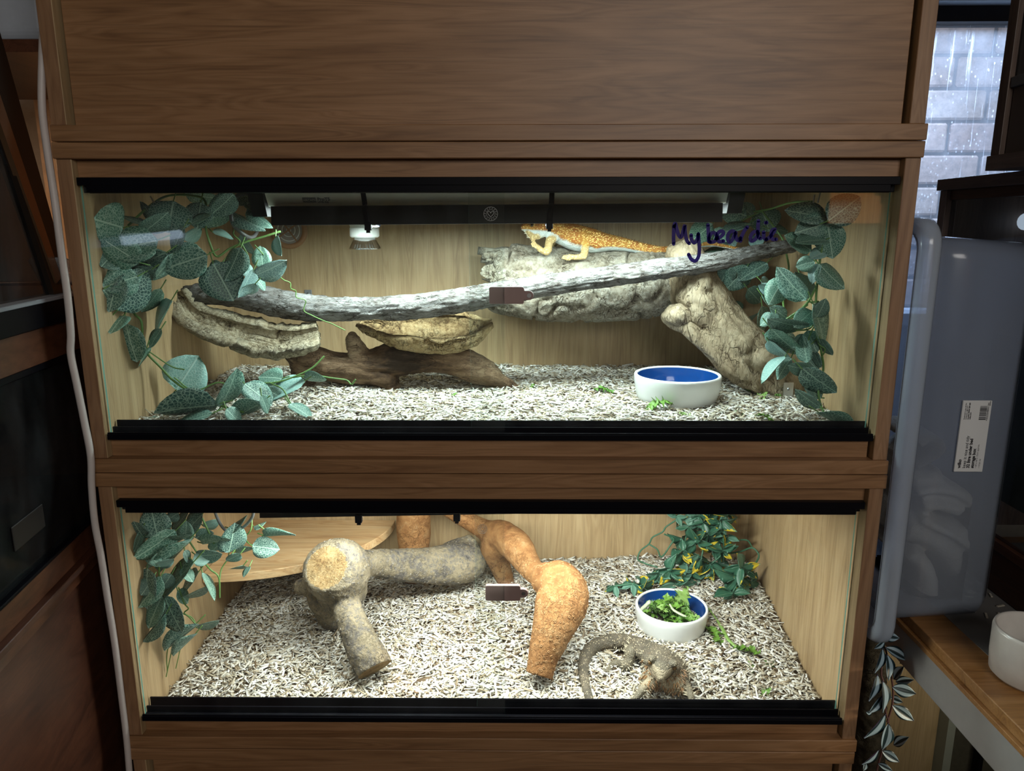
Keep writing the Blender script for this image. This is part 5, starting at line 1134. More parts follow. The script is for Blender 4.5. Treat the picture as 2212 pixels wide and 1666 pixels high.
f_ = nrm(np.array([-.20, -.93, -.12])); u_ = nrm(np.array([.10, -.10, 1.0])-f_*np.dot(f_, np.array([.10, -.10, 1.0]))); r_ = np.cross(f_, u_)
def H(a, b, c): return hc+f_*a+r_*b+u_*c
head = loft([H(-.030, 0, -.010), H(-.018, 0, -.003), H(-.006, 0, 0), H(.008, 0, -.001), H(.019, 0, -.004), H(.0265, 0, -.0065)], [(.021, .017), (.0245, .0165), (.023, .015), (.0175, .0125), (.0115, .0090), (.0058, .0050)], 20, 30, up=u_)
jaw = loft([H(-.022, 0, -.016), H(-.008, 0, -.016), H(.008, 0, -.014), H(.022, 0, -.012)], [(.026, .010), (.024, .010), (.017, .0075), (.008, .005)], 18, 20, up=u_)
neckp = loft([sh0+np.array([0, 0, .006]), (sh0+H(-.03, 0, -.012))/2+np.array([0, 0, .004]), H(-.022, 0, -.01)], [(.027, .021), (.025, .020), (.022, .017)], 18, 14)
brow = [ball(H(.000, s*.0185, .0105), (.0075, .0085, .0055)) for s in (-1, 1)]
cheek = [ball(H(-.014, s*.024, -.006), (.008, .012, .010)) for s in (-1, 1)]
beard = [ball(H(-.008, 0, -.026), (.027, .017, .021), 18, 12), ball(H(-.015, 0, -.044), (.034, .020, .017), 18, 12)]
def limb(lst, seg=12):
    pts = [at(a[0], a[1], Y=a[2]) for a in lst]; rad = [a[3]*mpp(a[2]) for a in lst]; return loft(pts, rad, seg, len(lst)*6)
def limbg(lst, seg=12):
    pts = [G(a[0], a[1], a[2], 1.0, a[3] if len(a) > 3 else 0) for a in lst]; return loft(pts, [a[2]*mpp(p[1]) for a, p in zip(lst, pts)], seg, len(lst)*6)
parts = [tail, body_, head, jaw, neckp]+brow+cheek+beard
parts += [limb([(1406, 1476, .092, 15), (1390, 1488, .075, 11), (1379, 1502, .062, 9), (1370, 1513, .054, 8)]), limbg([(1371, 1510, 7), (1364, 1517, 6), (1360, 1522, 5)]),
          limb([(1474, 1474, .10, 15), (1486, 1488, .082, 11), (1492, 1503, .065, 9), (1494, 1513, .056, 8)]), limbg([(1495, 1511, 7), (1498, 1518, 6), (1500, 1523, 5)]),
          limbg([(1372, 1400, 16, .008), (1361, 1412, 15, .010), (1359, 1428, 13, .006), (1352, 1437, 11, .002)]), limbg([(1353, 1437, 11, .002), (1340, 1434, 9.5), (1328, 1432, 8), (1320, 1437, 7)])]
for (dx, dy) in ((-18, 14), (-21, 9), (-19, 3), (-10, 16), (-4, 15)): parts.append(limbg([(1322, 1437, 4), (1322+dx*.55, 1437+dy*.6, 3.6), (1322+dx, 1437+dy, 2.6)], 8))
for (cx0, cy0, s) in ((1363, 1517, -1), (1498, 1517, 1)):
    for (dx, dy) in ((-10, 3), (-6, 7), (0, 8), (6, 6), (9, 1)): parts.append(limbg([(cx0, cy0, 4), (cx0+dx*.6, cy0+dy*.5, 3.4), (cx0+dx, cy0+dy, 2.2)], 8))
spine2 = [tuple(p)+(r[1], r[0]) for p, r in zip(tp, tr)]+[tuple(p)+(r[1], r[0]) for p, r in zip(bp_[2:], br_[2:])]+[tuple(H(-.02, 0, -.005))+(.02, .026)]
lz2, V, F, S, idx = lizard('grey-brown bearded lizard facing the glass at the front of the lower vivarium', parts, spine2, .0019, BRW, 3,
    pale=lambda V: np.clip(.85*sm(((V-hc)@f_+.012)/.02)*sm(((V-hc)@u_+.050)/.02)*sm((.062-np.linalg.norm(V-hc, axis=1))/.02), 0, 1)*(((V-hc)@u_) < .006+.0*V[:, 0]))
Nn = vnormals(V, F); rg = np.random.default_rng(9)
TIP = plain('beard_spike_tan', (.24, .13, .055), .6, var=.3); TIPP = plain('flank_spike_pale', (.45, .40, .29), .6, var=.2)
bc_ = H(-.010, 0, -.034); rel_ = V-bc_; du = rel_@u_; cand = np.where((np.linalg.norm(rel_/np.array([1, 1, 1]), axis=1) < .047) & (Nn@f_ > .05) & ((V-hc)@u_ < -.013) & ((V-hc)@u_ > -.058))[0]
pk = rg.choice(cand, min(190, len(cand)), replace=False)
cones('beard_spikes', V[pk], Nn[pk]*.8-u_*.55+f_*.2, rg.uniform(.0045, .0085, len(pk)), .0016, TIP, lz2)
d_ = np.linalg.norm(V-hc, axis=1); fl = np.where((S[idx, 3] > .013) & (np.abs(Nn[:, 2]) < .8) & (d_ > .045))[0]; pk = rg.choice(fl, 260, replace=False)
cones('flank_spikes', V[pk], Nn[pk]+np.array([-.2, .3, .1]), rg.uniform(.004, .0085, 260), .0014, TIPP, lz2)
for s in (-1, 1):
    e = H(.0035, s*.0212, .0035); V, F = ball(e, .0042, 14, 9); ey = mk('eye', V, F, IRIS, lz2, True); V, F = ball(e+(r_*s*.9+f_*.5)*.0028, .0019, 10, 6); mk('pupil', V, F, EYE, ey, True)
for s in (-1, 1):
    V, F = ball(H(.0245, s*.0034, -.0035), .0009, 8, 6); mk('nostril', V, F, EYE, lz2, True)
for s in (-1, 1):
    V, F = loft([H(.0262, s*.002, -.0115), H(.020, s*.0098, -.0105), H(.008, s*.0178, -.0105), H(-.006, s*.0235, -.011)], [.0007, .0008, .0008, .0006], 6, 16); mk('mouth_line', V, F, plain('mouth_shade', (.10, .07, .045), .7), lz2, True)
# ------------------------------------------------------------------ left neighbour: dark mahogany vivarium at right angles
AX = nrm(np.array([-.16, 1, 0])); NX = nrm(np.array([1, .16, 0]))          # along its front, and out of its front
C0 = np.array([-.64, 0, 0.])
def cabpt(px, py, off=0.0):
    d = FW+RT*((px-1106)/FPX)-UP*((py-833)/FPX); t = (np.dot(C0+NX*off-CAM, NX))/np.dot(d, NX); p = CAM+d*t
    return float(np.dot(p-C0, AX)), float(p[2])
def cbox(mb, u0, u1, n0, n1, z0, z1, mi=0):
    V = [C0+AX*u+NX*n+np.array([0, 0, z]) for z in (z0, z1) for (u, n) in ((u0, n0), (u1, n0), (u1, n1), (u0, n1))]
    mb.add(V, [(0, 3, 2, 1), (4, 5, 6, 7), (0, 1, 5, 4), (1, 2, 6, 5), (2, 3, 7, 6), (3, 0, 4, 7)], mi)
def cpart(name, u0, u1, n0, n1, z0, z1, mat, parent, bv=.001):
    mb = MB(); cbox(mb, u0, u1, n0, n1, z0, z1); o = mb.build(name, mat, parent)
    if bv: bevel(o, bv, 1)
    return o
REDW = wood('red_mahogany', (0.036, 0.010, 0.004), (0.058, 0.017, 0.007), (0.08, 0.026, 0.011), 'y', rough=0.5)
UA, UB = -.62, .34
lc = thing('vivarium', C0+AX*(-.1)+np.array([0, 0, FLZ]), 'dark mahogany glass-fronted vivarium at the left edge, set at right angles', 'vivarium')
cpart('plinth_panel', UA, UB, -.02, 0, FLZ, -.172, REDW, lc)
cpart('lower_rail', UA, UB, -.02, .006, -.172, -.150, MAHO, lc); cpart('lower_ledge', UA, UB, -.02, .014, -.150, -.140, REDW, lc); cpart('lower_frame', UA, UB, -.02, .003, -.140, -.102, MAHO, lc)
cpart('lower_track', UA, UB, -.015, .005, -.102, -.097, BLACK, lc)
g = cpart('glass_door', UA, UB-.03, -.008, -.004, -.097, .170, GLASSD, lc, 0)
cpart('middle_panel', UA, UB, -.02, .002, .166, .176, BLACK, lc); cpart('middle_rail', UA, UB, -.02, .004, .176, .226, MAHO, lc); cpart('middle_track', UA, UB, -.018, .010, .226, .260, BLACK, lc)
cpart('ledge', UA, UB, -.016, .012, .260, .266, plain('pale_ledge', (.30, .32, .36), .4), lc)
cpart('end_post', UB-.04, UB, -.4, .0, FLZ, .266, MAHO, lc); cpart('end_panel', UB-.01, UB, -.42, 0, FLZ, .266, MAHO, lc)
cpart('back_panel', UA, UB, -.42, -.40, FLZ, .266, REDW, lc); cpart('inner_floor', UA, UB, -.40, -.02, -.14, -.10, REDW, lc); cpart('top_panel', UA, UB, -.42, -.02, .17, .26, MAHO, lc)
u0, z0 = cabpt(32, 1160); u1, z1 = cabpt(98, 1108)
tg = cpart('plate_reflection', u0, u1, -.0035, -.002, -.052, -.018, plain('plate_reflection_tone', (.012, .010, .010), .5), lc); tg['label'] = 'small dark rectangle standing for a plate reflected in the glass'  # dark plate modelled where the glass only shows a reflection
# leaning framed glass lid on top of it
lid = thing('glass_lid', C0+AX*.0+np.array([0, 0, .266]), 'dark framed glass lid leaning on top of the left mahogany vivarium', 'lid')
def slant(name, pts, n0, n1, mat):
    P = [cabpt(*p) for p in pts]; k = len(P)
    V = [C0+AX*u+NX*n+np.array([0, 0, max(z, .2665)]) for n in (n0, n1) for (u, z) in P]
    return mk(name, V, [tuple(range(k))[::-1], tuple(range(k, 2*k))]+[(i, (i+1) % k, k+(i+1) % k, k+i) for i in range(k)], mat, lid)
slant('frame_bar', [(-60, -60), (-8, 40), (158, 640), (118, 640), (-60, 80)], -.012, .0, plain('black_brown_frame', (.014, .009, .006), .35))
slant('metal_strip', [(-60, 60), (-30, 130), (128, 600), (118, 612), (-60, 110)], -.004, .003, plain('bronze_strip', (.30, .17, .09), .25, .8))
slant('lid_pane', [(-60, 105), (118, 612), (128, 640), (-60, 690)], -.010, -.007, glassmat('smoky_pane', (.30, .33, .37), haze=.10))
V, F = loft([C0+AX*cabpt(118, 560)[0]+NX*.006+np.array([0, 0, .315]), C0+AX*cabpt(135, 600)[0]+NX*.008+np.array([0, 0, .285])], [(.016, .003), (.012, .004)], 10, 8); mk('clear_tape', V, F, glassmat('tape', (.75, .75, .75), haze=.8), lid, True)
# the pale plaster strip of chimney wall behind, lit from the left
struct(boxo('trim_1', -1.02, -.70, .64, .76, FLZ, CEZ, plain('tan_board', (.42, .30, .20), .8, var=.3)))
# white tub on a shelf in the top left corner
a = at(-60, 90, Y=.20); b = at(72, -80, Y=.20)
tb = thing('plastic_tub', ((a[0]+b[0])/2, .24, a[2]), 'white plastic tub in the top left corner', 'tub')
MILK = plain('milky_plastic', (.42, .46, .52), .4)
mb = MB(); cx0, cx1, z0, z1 = a[0], b[0], a[2], b[2]
V = []; 
for (ins, z) in ((.010, z0), (0, z0+.012), (-.006, z1)):
    for (x, y) in ((cx0+ins, .2+ins), (cx1-ins, .2+ins), (cx1-ins, .34-ins), (cx0+ins, .34-ins)): V.append((x, y, z))
F = [(3, 2, 1, 0), (8, 9, 10, 11)]+[(r*4+j, r*4+(j+1) % 4, (r+1)*4+(j+1) % 4, (r+1)*4+j) for r in range(2) for j in range(4)]
bevel(mk('tub_body', V, F, MILK, tb), .012, 3)
V = [(x+(0 if i < 4 else 0), y, z) for i, (x, y, z) in enumerate([(cx0-.01, .19, z1-.01), (cx1+.01, .19, z1-.01), (cx1+.01, .35, z1-.01), (cx0-.01, .35, z1-.01), (cx0-.01, .19, z1+.004), (cx1+.01, .19, z1+.004), (cx1+.01, .35, z1+.004), (cx0-.01, .35, z1+.004)])]
bevel(mk('tub_rim', V, [(0, 3, 2, 1), (4, 5, 6, 7), (0, 1, 5, 4), (1, 2, 6, 5), (2, 3, 7, 6), (3, 0, 4, 7)], MILK, tb), .003, 2)
boxo('wall_shelf', -1.05, cx1+.01, .18, .63, z0-.02, z0-.001, MAHO); tagit(bpy.data.objects['wall_shelf'], 'dark shelf board carrying the white tub at the top left', 'shelf')
# white cable running down the left side of the stack
cable('power_cable', [at(98, -40, Y=.03), at(92, 120, Y=.02), at(91, 230, Y=.012), at(103, 330, Y=.0), at(118, 430, Y=-.01), at(132, 540, Y=-.012), at(146, 640, Y=-.012), at(153, 720, Y=-.012), at(153, 765, Y=-.012), at(166, 830, Y=-.012), at(182, 910, Y=-.012), at(196, 985, Y=-.014), at(198, 1050, Y=-.014), at(205, 1130, Y=-.012), at(218, 1200, Y=-.010), at(232, 1290, Y=-.008), at(248, 1390, Y=-.006), at(262, 1500, Y=-.004), at(274, 1600, Y=-.004), at(282, 1700, Y=-.003)],
      .0052, CABLEW, None, 120, 'white power cable running down the left side of the oak stack', 'cable')
# dark lump of cork bark low at the left
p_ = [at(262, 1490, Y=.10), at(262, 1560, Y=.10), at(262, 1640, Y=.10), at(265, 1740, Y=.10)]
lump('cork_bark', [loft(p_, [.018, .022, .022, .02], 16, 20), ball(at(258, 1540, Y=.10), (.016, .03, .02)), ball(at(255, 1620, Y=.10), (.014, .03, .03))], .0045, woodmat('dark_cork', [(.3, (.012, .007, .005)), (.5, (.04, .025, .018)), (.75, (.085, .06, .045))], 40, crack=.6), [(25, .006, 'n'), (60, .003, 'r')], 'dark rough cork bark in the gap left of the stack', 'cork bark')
# ------------------------------------------------------------------ right side: cabinets at right angles, shelf, box, plant
XR = .805
TR = thing('vivarium', (XR+.1, .10, .452), 'dark walnut vivarium at the top right corner', 'vivarium')
ye = .185
boxo('corner_post', XR, XR+.022, ye-.022, ye, .475, 1.2, DARKWZ, TR, .001); boxo('base_rail', XR-.003, XR+.3, -.6, ye+.004, .452, .475, DARKW, TR, .001); boxo('end_panel', XR+.01, XR+.4, ye-.015, ye, .475, 1.2, DARKWZ, TR)
boxo('lower_panel', XR+.008, XR+.02, -.6, ye-.024, .475, .575, plain('grey_brown_panel', (.12, .095, .08), .5), TR, .001); boxo('track', XR+.002, XR+.016, -.6, ye-.024, .575, .590, plain('grey_track', (.16, .17, .18), .4), TR, .001)
boxo('glass_door', XR+.008, XR+.012, -.6, ye-.024, .590, 1.2, glassmat('dark_pane', (.35, .38, .40), haze=.12), TR); boxo('back_panel', XR+.38, XR+.4, -.6, ye, .475, 1.2, DARKWZ, TR)
XL0 = .85
LR = thing('vivarium', (XL0+.1, .2, -.246), 'dark walnut vivarium standing behind the storage box', 'vivarium')
yl = .40
boxo('top_panel', .843, XR+.4, -.6, yl, .430, .4505, DARKW, LR, .001); 
XL = .850
boxo('corner_post', XL, XL+.022, yl-.024, yl-.002, -.15, .430, DARKWZ, LR, .001); boxo('top_rail', XL+.006, XL+.02, -.6, yl-.026, .412, .430, MAHO, LR, .001); boxo('end_panel', XL+.01, XR+.4, yl-.016, yl-.002, -.245, .430, DARKWZ, LR)
boxo('glass_door', XL+.010, XL+.014, -.6, yl-.026, -.155, .414, glassmat('tank_pane', (.72, .75, .76), haze=.08), LR)
boxo('back_panel', XL+.20, XL+.21, -.6, yl-.02, -.15, .430, plain('beige_backing', (.42, .36, .28), .7, var=.15), LR)
boxo('front_panel', XL+.004, XL+.024, -.6, yl-.002, -.245, -.172, REDW, LR, .001); boxo('front_rail', XL+.002, XL+.022, -.6, yl-.002, -.172, -.155, MAHO, LR, .001)
GRN = plain('mossy_backing', (.035, .05, .022), .8, var=.6); boxo('moss_background', XL+.12, XL+.13, -.6, yl-.03, -.15, .16, GRN, LR)
# its lamp and a cross-head screw seen above the storage box
c_ = at(2131, 459, X=XL+.195); V, F = lathe([(.0005, 0), (.012, 0), (.011, .003), (.006, .005), (.0005, .0055)], (0, 0, 0), 24); sc_ = mk('screw_cap', [(c_[0]-v[2]-.004, c_[1]+v[0], c_[2]+v[1]) for v in V], F, GREYM, LR, True)
for (dy, dz) in ((.006, .0012), (.0012, .006)): boxo('cross_slot', c_[0]-.0105, c_[0]-.009, c_[1]-dy, c_[1]+dy, c_[2]-dz, c_[2]+dz, BLACK, sc_)
V, F = loft([at(2172, 476, X=XL+.16), at(2260, 482, X=XL+.16)], .016, 16, 6); lp = mk('lamp_tube', V, F, emit('silver_tube_fill_glow', (.75, .85, 1.0), 0.9), LR, True)  # glow added to the silver tube to brighten the tank inside
V, F = loft([at(2148, 482, X=XL+.165), at(2166, 478, X=XL+.165)], [.017, .019], 14, 5); mk('lamp_socket', V, F, BLACK, LR, True)
V, F = loft([at(2158, 495, X=XL+.15), at(2130, 478, X=XL+.17), at(2110, 474, X=XL+.18)], .005, 8, 8); mk('lamp_lead', V, F, BLACK, LR, True)
a = at(2080, 480, X=XL+.18); boxo('clip', a[0]-.006, a[0]+.002, a[1]-.02, a[1]+.012, a[2]-.02, a[2]-.002, LABELW, LR, .001)
# wooden shelf top: left edge runs towards the viewer
SH = -.247
shf = thing('side_shelf', (.9, -.2, SH-.06), 'golden brown wooden shelf at the right carrying the storage box', 'shelf')
boxo('shelf_board', .672, 1.5, -.75, .33, SH-.018, SH, SHELFW, shf, .0015); boxo('edge_strip', .666, .692, -.75, .30, SH-.026, SH-.018, SHELFW, shf, .0008); boxo('edge_board', .668, .692, -.75, .30, SH-.085, SH-.026, plain('grey_edging', (.27, .255, .245), .45), shf, .002)
# grey mat with chips on it, under the box
boxo('paper_liner', .73, 1.2, -.15, .30, SH, SH+.0008, plain('grey_liner', (.16, .15, .14), .9), shf)
# pale oak panel of the cabinet beneath
ok_ = thing('cabinet', (.9, .2, FLZ), 'pale oak cabinet side under the right-hand shelf', 'cabinet')
boxo('side_panel', .61, .86, .20, .22, FLZ, SH-.06, wood('pale_oak_panel', (.24, .19, .11), (.31, .25, .15), (.37, .30, .19), 'z'), ok_, .001); boxo('front_edge', .86, .875, .17, .22, FLZ, SH-.06, plain('glass_green_edge', (.20, .24, .23), .3), ok_)
boxo('dark_interior', .876, 1.3, .19, .22, FLZ, SH-.06, plain('murky_interior', (.05, .052, .04), .7, var=.6), ok_); boxo('frame_bar', .915, .922, .15, .17, FLZ, SH-.06, BLACK, ok_)
# loose chips spilled on the shelf
rg = np.random.default_rng(33); mb = MB()
for i in range(70):
    t = rg.random(); x = .775+.09*rg.random(); y = -.10+.34*rg.random(); ya = rg.uniform(0, 6.28); L = rg.uniform(.006, .018); W = .0015
    ex = np.array([math.cos(ya), math.sin(ya), 0]); ey = np.array([-math.sin(ya), math.cos(ya), 0]); c = np.array([x, y, SH+.0024])
    V = [c+ex*s*L/2+ey*q*W+np.array([0, 0, z]) for z in (-.0008, .0008) for (s, q) in ((-1, -1), (1, -1), (1, 1), (-1, 1))]
    mb.add(V, [(0, 3, 2, 1), (4, 5, 6, 7), (0, 1, 5, 4), (1, 2, 6, 5), (2, 3, 7, 6), (3, 0, 4, 7)])
o = mb.build('spilled_chips', plain('chip_pale', (.50, .45, .36), .8, var=.3)); tagit(o, 'wood chips spilled on the right-hand shelf behind the white dish', 'bedding', None, 'stuff')
# white dish on the shelf at the right edge
c = at(2228, 1360, Z=SH+.075); c = (c[0]+.012, c[1], SH+.0005)
dsh = thing('ceramic_dish', c, 'white ceramic dish on the shelf at the right edge', 'dish')
V, F = lathe([(.046, 0), (.052, .006), (.054, .03), (.0545, .068), (.053, .0725), (.0505, .073), (.049, .070), (.048, .03), (.044, .012), (.0005, .010)], c, 48); mk('body', V, F, plain('cream_glaze', (.60, .56, .52), .2), dsh, True)
# ------------------------------------------------------------------ translucent storage box on end, towel inside
def translucent(name, col, t=.45):
    m, nt, b = newmat(name); nt.nodes.remove(b); out = nt.nodes['Material Output']
    tr = N(nt, 'ShaderNodeBsdfTransparent'); tr.inputs['Color'].default_value = (.92, .95, 1, 1); tl = N(nt, 'ShaderNodeBsdfTranslucent'); tl.inputs['Color'].default_value = (*col, 1); df = N(nt, 'ShaderNodeBsdfDiffuse'); df.inputs['Color'].default_value = (*col, 1); gl = N(nt, 'ShaderNodeBsdfGlossy'); gl.inputs['Roughness'].default_value = .18
    m1 = N(nt, 'ShaderNodeMixShader'); m1.inputs[0].default_value = .5; nt.links.new(tl.outputs[0], m1.inputs[1]); nt.links.new(df.outputs[0], m1.inputs[2])
    m2 = N(nt, 'ShaderNodeMixShader'); f = math_(nt, 'ADD', math_(nt, 'MULTIPLY', noise(nt, coords(nt, (1, 1, .3)), 18, 4), .12), 1-t-.06); nt.links.new(f, m2.inputs[0]); nt.links.new(tr.outputs[0], m2.inputs[1]); nt.links.new(m1.outputs[0], m2.inputs[2])
    m3 = N(nt, 'ShaderNodeMixShader'); fr = pane_fresnel(nt); nt.links.new(fr.outputs[0], m3.inputs[0]); nt.links.new(m2.outputs[0], m3.inputs[1]); nt.links.new(gl.outputs[0], m3.inputs[2]); nt.links.new(m3.outputs[0], out.inputs['Surface']); return m
BOXM = translucent('clouded_polypropylene', (.62, .68, .78), .74)
sb = thing('storage_box', (.72, .2, SH+.001), 'translucent plastic storage box standing on end, white label on its side', 'storage box')
def rrect(y0, y1, z0, z1, r, n=6):
    out = []
    for (cy, cz, a0) in ((y1-r, z1-r, 0), (y0+r, z1-r, 90), (y0+r, z0+r, 180), (y1-r, z0+r, 270)):
        for i in range(n+1): a = math.radians(a0+90*i/n); out.append((cy+r*math.cos(a), cz+r*math.sin(a)))
    return out
def shell(name, rings, mat, cap=False, close=False):
    V = []; F = []; k = len(rings[0][1])
    for x, loop in rings: V += [(x, y, z) for y, z in loop]
    for i in range(len(rings)-1):
        for j in range(k): F.append((i*k+j, i*k+(j+1) % k, (i+1)*k+(j+1) % k, (i+1)*k+j))
    if cap: F.append(tuple((len(rings)-1)*k+j for j in range(k)))
    return mk(name, V, F, mat, sb, True)
Y0, Y1, ZB, ZT = -.012, .40, SH+.001, .352
bx = shell('box_body', [(.626, rrect(Y0, Y1, ZB, ZT, .03)), (.69, rrect(Y0+.004, Y1-.004, ZB+.002, ZT-.004, .03)), (.768, rrect(Y0+.010, Y1-.010, ZB+.004, ZT-.010, .03)), (.784, rrect(Y0+.022, Y1-.022, ZB+.016, ZT-.022, .025))], BOXM, True)
bx.modifiers.new('s', 'SOLIDIFY').thickness = .0018
rim = shell('box_rim', [(.626, rrect(Y0, Y1, ZB, ZT, .03)), (.626, rrect(Y0-.012, Y1+.012, ZB-.030, ZT+.020, .035)), (.622, rrect(Y0-.014, Y1+.014, ZB-.034, ZT+.023, .035)), (.6095, rrect(Y0-.014, Y1+.014, ZB-.034, ZT+.023, .035)), (.6032, rrect(Y0-.010, Y1+.010, ZB-.030, ZT+.019, .033)), (.6030, rrect(Y0+.002, Y1-.002, ZB-.018, ZT+.006, .03))], translucent('clouded_rim', (.66, .72, .80), .45))
rim.modifiers.new('s', 'SOLIDIFY').thickness = .0018
LX = [at(x, y, Y=Y0-.0005) for x, y in ((2082, 866), (2146, 868), (2122, 1018), (2061, 1020))]
lx0 = .5*(LX[0][0]+LX[3][0]); lx1 = .5*(LX[1][0]+LX[2][0]); lz0 = LX[3][2]; lz1 = LX[0][2]; ly = Y0+.0015
lb = boxo('label_sticker', lx0, lx1, ly-.0012, ly+.002, lz0, lz1, LABELW, sb, .0008)
def lt(body, u, w, size, bold=0, mat=PRINT):
    """text reading upwards: u from left edge (m), w from bottom edge (m)"""
    Mx = Matrix(((0, -1, 0, lx0+u), (0, 0, -1, ly-.0014), (1, 0, 0, lz0+w), (0, 0, 0, 1))); return text_mesh('print', body, size, Mx, mat, lb, bold)
lw, lh = lx1-lx0, lz1-lz0
lt('wilko', lw*.20, lh*.055, .0062, .00025); lt('keep it nice and tidy', lw*.37, lh*.055, .0061, .00003); lt('32 litre under bed', lw*.51, lh*.055, .0062, .00025); lt('storage box', lw*.66, lh*.055, .0062, .00025)
lt('• 60 x 40 x 15cm approx.', lw*.76, lh*.055, .0036, 0, GREYPR); lt('• With lid', lw*.88, lh*.055, .0036, 0, GREYPR)
for i, t_ in enumerate(('Produced in the UK for', 'Wilkinson, S80 3YT', 'Careline 08456 089 089', 'wilko.com')): lt(t_, lw*(.13+.065*i), lh*.74, .0026, .00006*(i > 1))
mb = MB(); rg = np.random.default_rng(2); z = lz0+lh*.735
while z < lz0+lh*.93:
    h = rg.choice((.0006, .0011, .0016)); mb.box(lx0+lw*.61, lx0+lw*.84, ly-.0016, ly-.0011, z, z+h); z += h+rg.choice((.0006, .0009, .0014))
mb.build('barcode', PRINT, lb); lt('>5022564804114<', lw*.91, lh*.72, .0036); lt('0344351', lw*.95, lh*.93, .0022)
# towel: thick folded rolls of terry cloth
def towelmat():
    m, nt, b = newmat('terry_cloth'); n = noise(nt, coords(nt), 420, 3, .7); nt.links.new(mixc(nt, n, (.52, .47, .38), (.70, .66, .56)), b.inputs['Base Color']); b.inputs['Roughness'].default_value = .95; bump(nt, b, n, 1.0, .004); return m
TW = towelmat()
def strip(path, wid, th, n=40, up=(0, 1, 0)):
    p, r = path, [(wid/2, th/2)]*len(path); return loft(p, r, 18, n, up=up)
def tp_(px, py, Y): return at(px, py, Y=Y)
k = .00072
parts = []
def roll(lst, th, dep):
    pts = [tp_(a, b, .14) for a, b in lst]; P = cr(np.array(pts), 36); T, Nn, B = frames(P, (0, 1, 0)); V = []; F = []; q = 16
    for i in range(len(P)):
        for j in range(q):
            a = 2*math.pi*j/q; cxx, sxx = math.cos(a), math.sin(a); e = lambda t: math.copysign(abs(t)**.45, t)
            V.append(P[i]+Nn[i]*e(cxx)*dep/2+B[i]*sxx*th/2)
    for i in range(len(P)-1):
        for j in range(q): F.append((i*q+j, i*q+(j+1) % q, (i+1)*q+(j+1) % q, (i+1)*q+j))
    F += [tuple(range(q))[::-1], tuple((len(P)-1)*q+j for j in range(q))]; return np.array(V), F
parts = [roll([(1915, 1110), (1960, 1120), (2005, 1150), (2040, 1195), (2065, 1250), (2075, 1300), (2070, 1325)], .050, .16), roll([(1950, 1090), (2010, 1120), (2060, 1160), (2090, 1215), (2100, 1270), (2098, 1312)], .022, .19),
         roll([(1930, 1030), (1980, 1025), (2030, 1040), (2055, 1075), (2048, 1110), (1990, 1105), (1940, 1085)], .024, .17), roll([(1945, 1060), (1985, 1058), (2025, 1070)], .03, .16), roll([(1935, 985), (1965, 970), (1990, 950), (1985, 930), (1965, 925), (1945, 940)], .016, .14),
         roll([(1935, 1010), (1970, 1000), (1990, 1010)], .03, .13), roll([(1925, 1160), (1955, 1190), (1968, 1235), (1955, 1280), (1920, 1310)], .034, .15), roll([(1935, 1290), (1980, 1312), (2060, 1318)], .012, .17)]
V, F = fuse(parts, .0045, 3); Nn = vnormals(V, F); V = V+Nn*(.0012*fbm(V, 160, 2, 5)+.002*fbm(V, 30, 2, 6))[:, None]
V[:, 0] = np.clip(V[:, 0], .612, .772); V[:, 1] = np.clip(V[:, 1], Y0+.012, .3); V[:, 2] = np.maximum(V[:, 2], SH+.010)
tagit(mk('towel', V, F, TW, None, True), 'cream terry towel crumpled inside the storage box', 'towel')
# striped trailing plant below the box
def stripemat():
    m, nt, b = newmat('striped_leaf'); sep = N(nt, 'ShaderNodeSeparateXYZ'); nt.links.new(coords(nt), sep.inputs[0])
    ay = math_(nt, 'ABSOLUTE', sep.outputs['Y'])
    x = sep.outputs['X']; wv = math_(nt, 'MULTIPLY', math_(nt, 'MULTIPLY', x, math_(nt, 'SUBTRACT', 1.0, x)), 4.0)
    rr = math_(nt, 'DIVIDE', ay, math_(nt, 'ADD', math_(nt, 'MULTIPLY', wv, 0.5), 0.02))
    c = ramp(nt, rr, [(0.0, (.012, .03, .035)), (0.24, (.012, .03, .035)), (0.30, (.30, .42, .50)), (0.68, (.33, .46, .54)), (0.74, (.010, .03, .04)), (1.0, (.010, .03, .04))])
    nt.links.new(c, b.inputs['Base Color']); b.inputs['Roughness'].default_value = .4; return m
STR = stripemat(); SLV = leafmesh('leaf', lance, [STR, plain('purple_leaf_back', (.05, .02, .05), .5)], cup=.2, fold=.12, droop=.12, nt_=11, ns=7)
c6 = crop(1820, 1300, .21973)
tpn = thing('striped_plant', at(1900, 1700, Y=.06), 'trailing plant with silver-striped dark leaves hanging below the storage box', 'plant')
TL = [(400, 335, 558, 360, 115, .02), (420, 448, 665, 572, 118, .02), (560, 605, 748, 575, 72, .03), (398, 458, 348, 715, 75, .0), (440, 518, 480, 785, 95, .0), (500, 765, 580, 635, 95, .03), (488, 840, 730, 908, 155, .0), (520, 790, 695, 765, 95, .03), (348, 715, 186, 995, 82, -.01), (398, 778, 436, 1105, 90, -.01), (392, 928, 226, 1115, 82, -.01), (488, 1018, 715, 1182, 140, .0), (428, 1108, 242, 1372, 78, -.01), (455, 1198, 410, 1475, 125, -.01), (500, 1412, 635, 1328, 105, .02), (388, 1468, 565, 1582, 118, .0), (362, 1458, 212, 1625, 42, -.01), (348, 1590, 495, 1668, 80, .0), (470, 940, 590, 990, 90, .04), (230, 1580, 120, 1660, 50, -.01), (300, 1080, 170, 1100, 40, .0), (420, 380, 330, 470, 60, .02)]
for q in TL:
    A_, B_ = at(*c6(q[0], q[1]), Y=q[5]), at(*c6(q[2], q[3]), Y=q[5]-.015)
    A_[0] = max(A_[0], .606); B_[0] = max(B_[0], .606)
    place(tpn, SLV, A_, B_, q[4]*.2197*mpp(q[5]), .5)
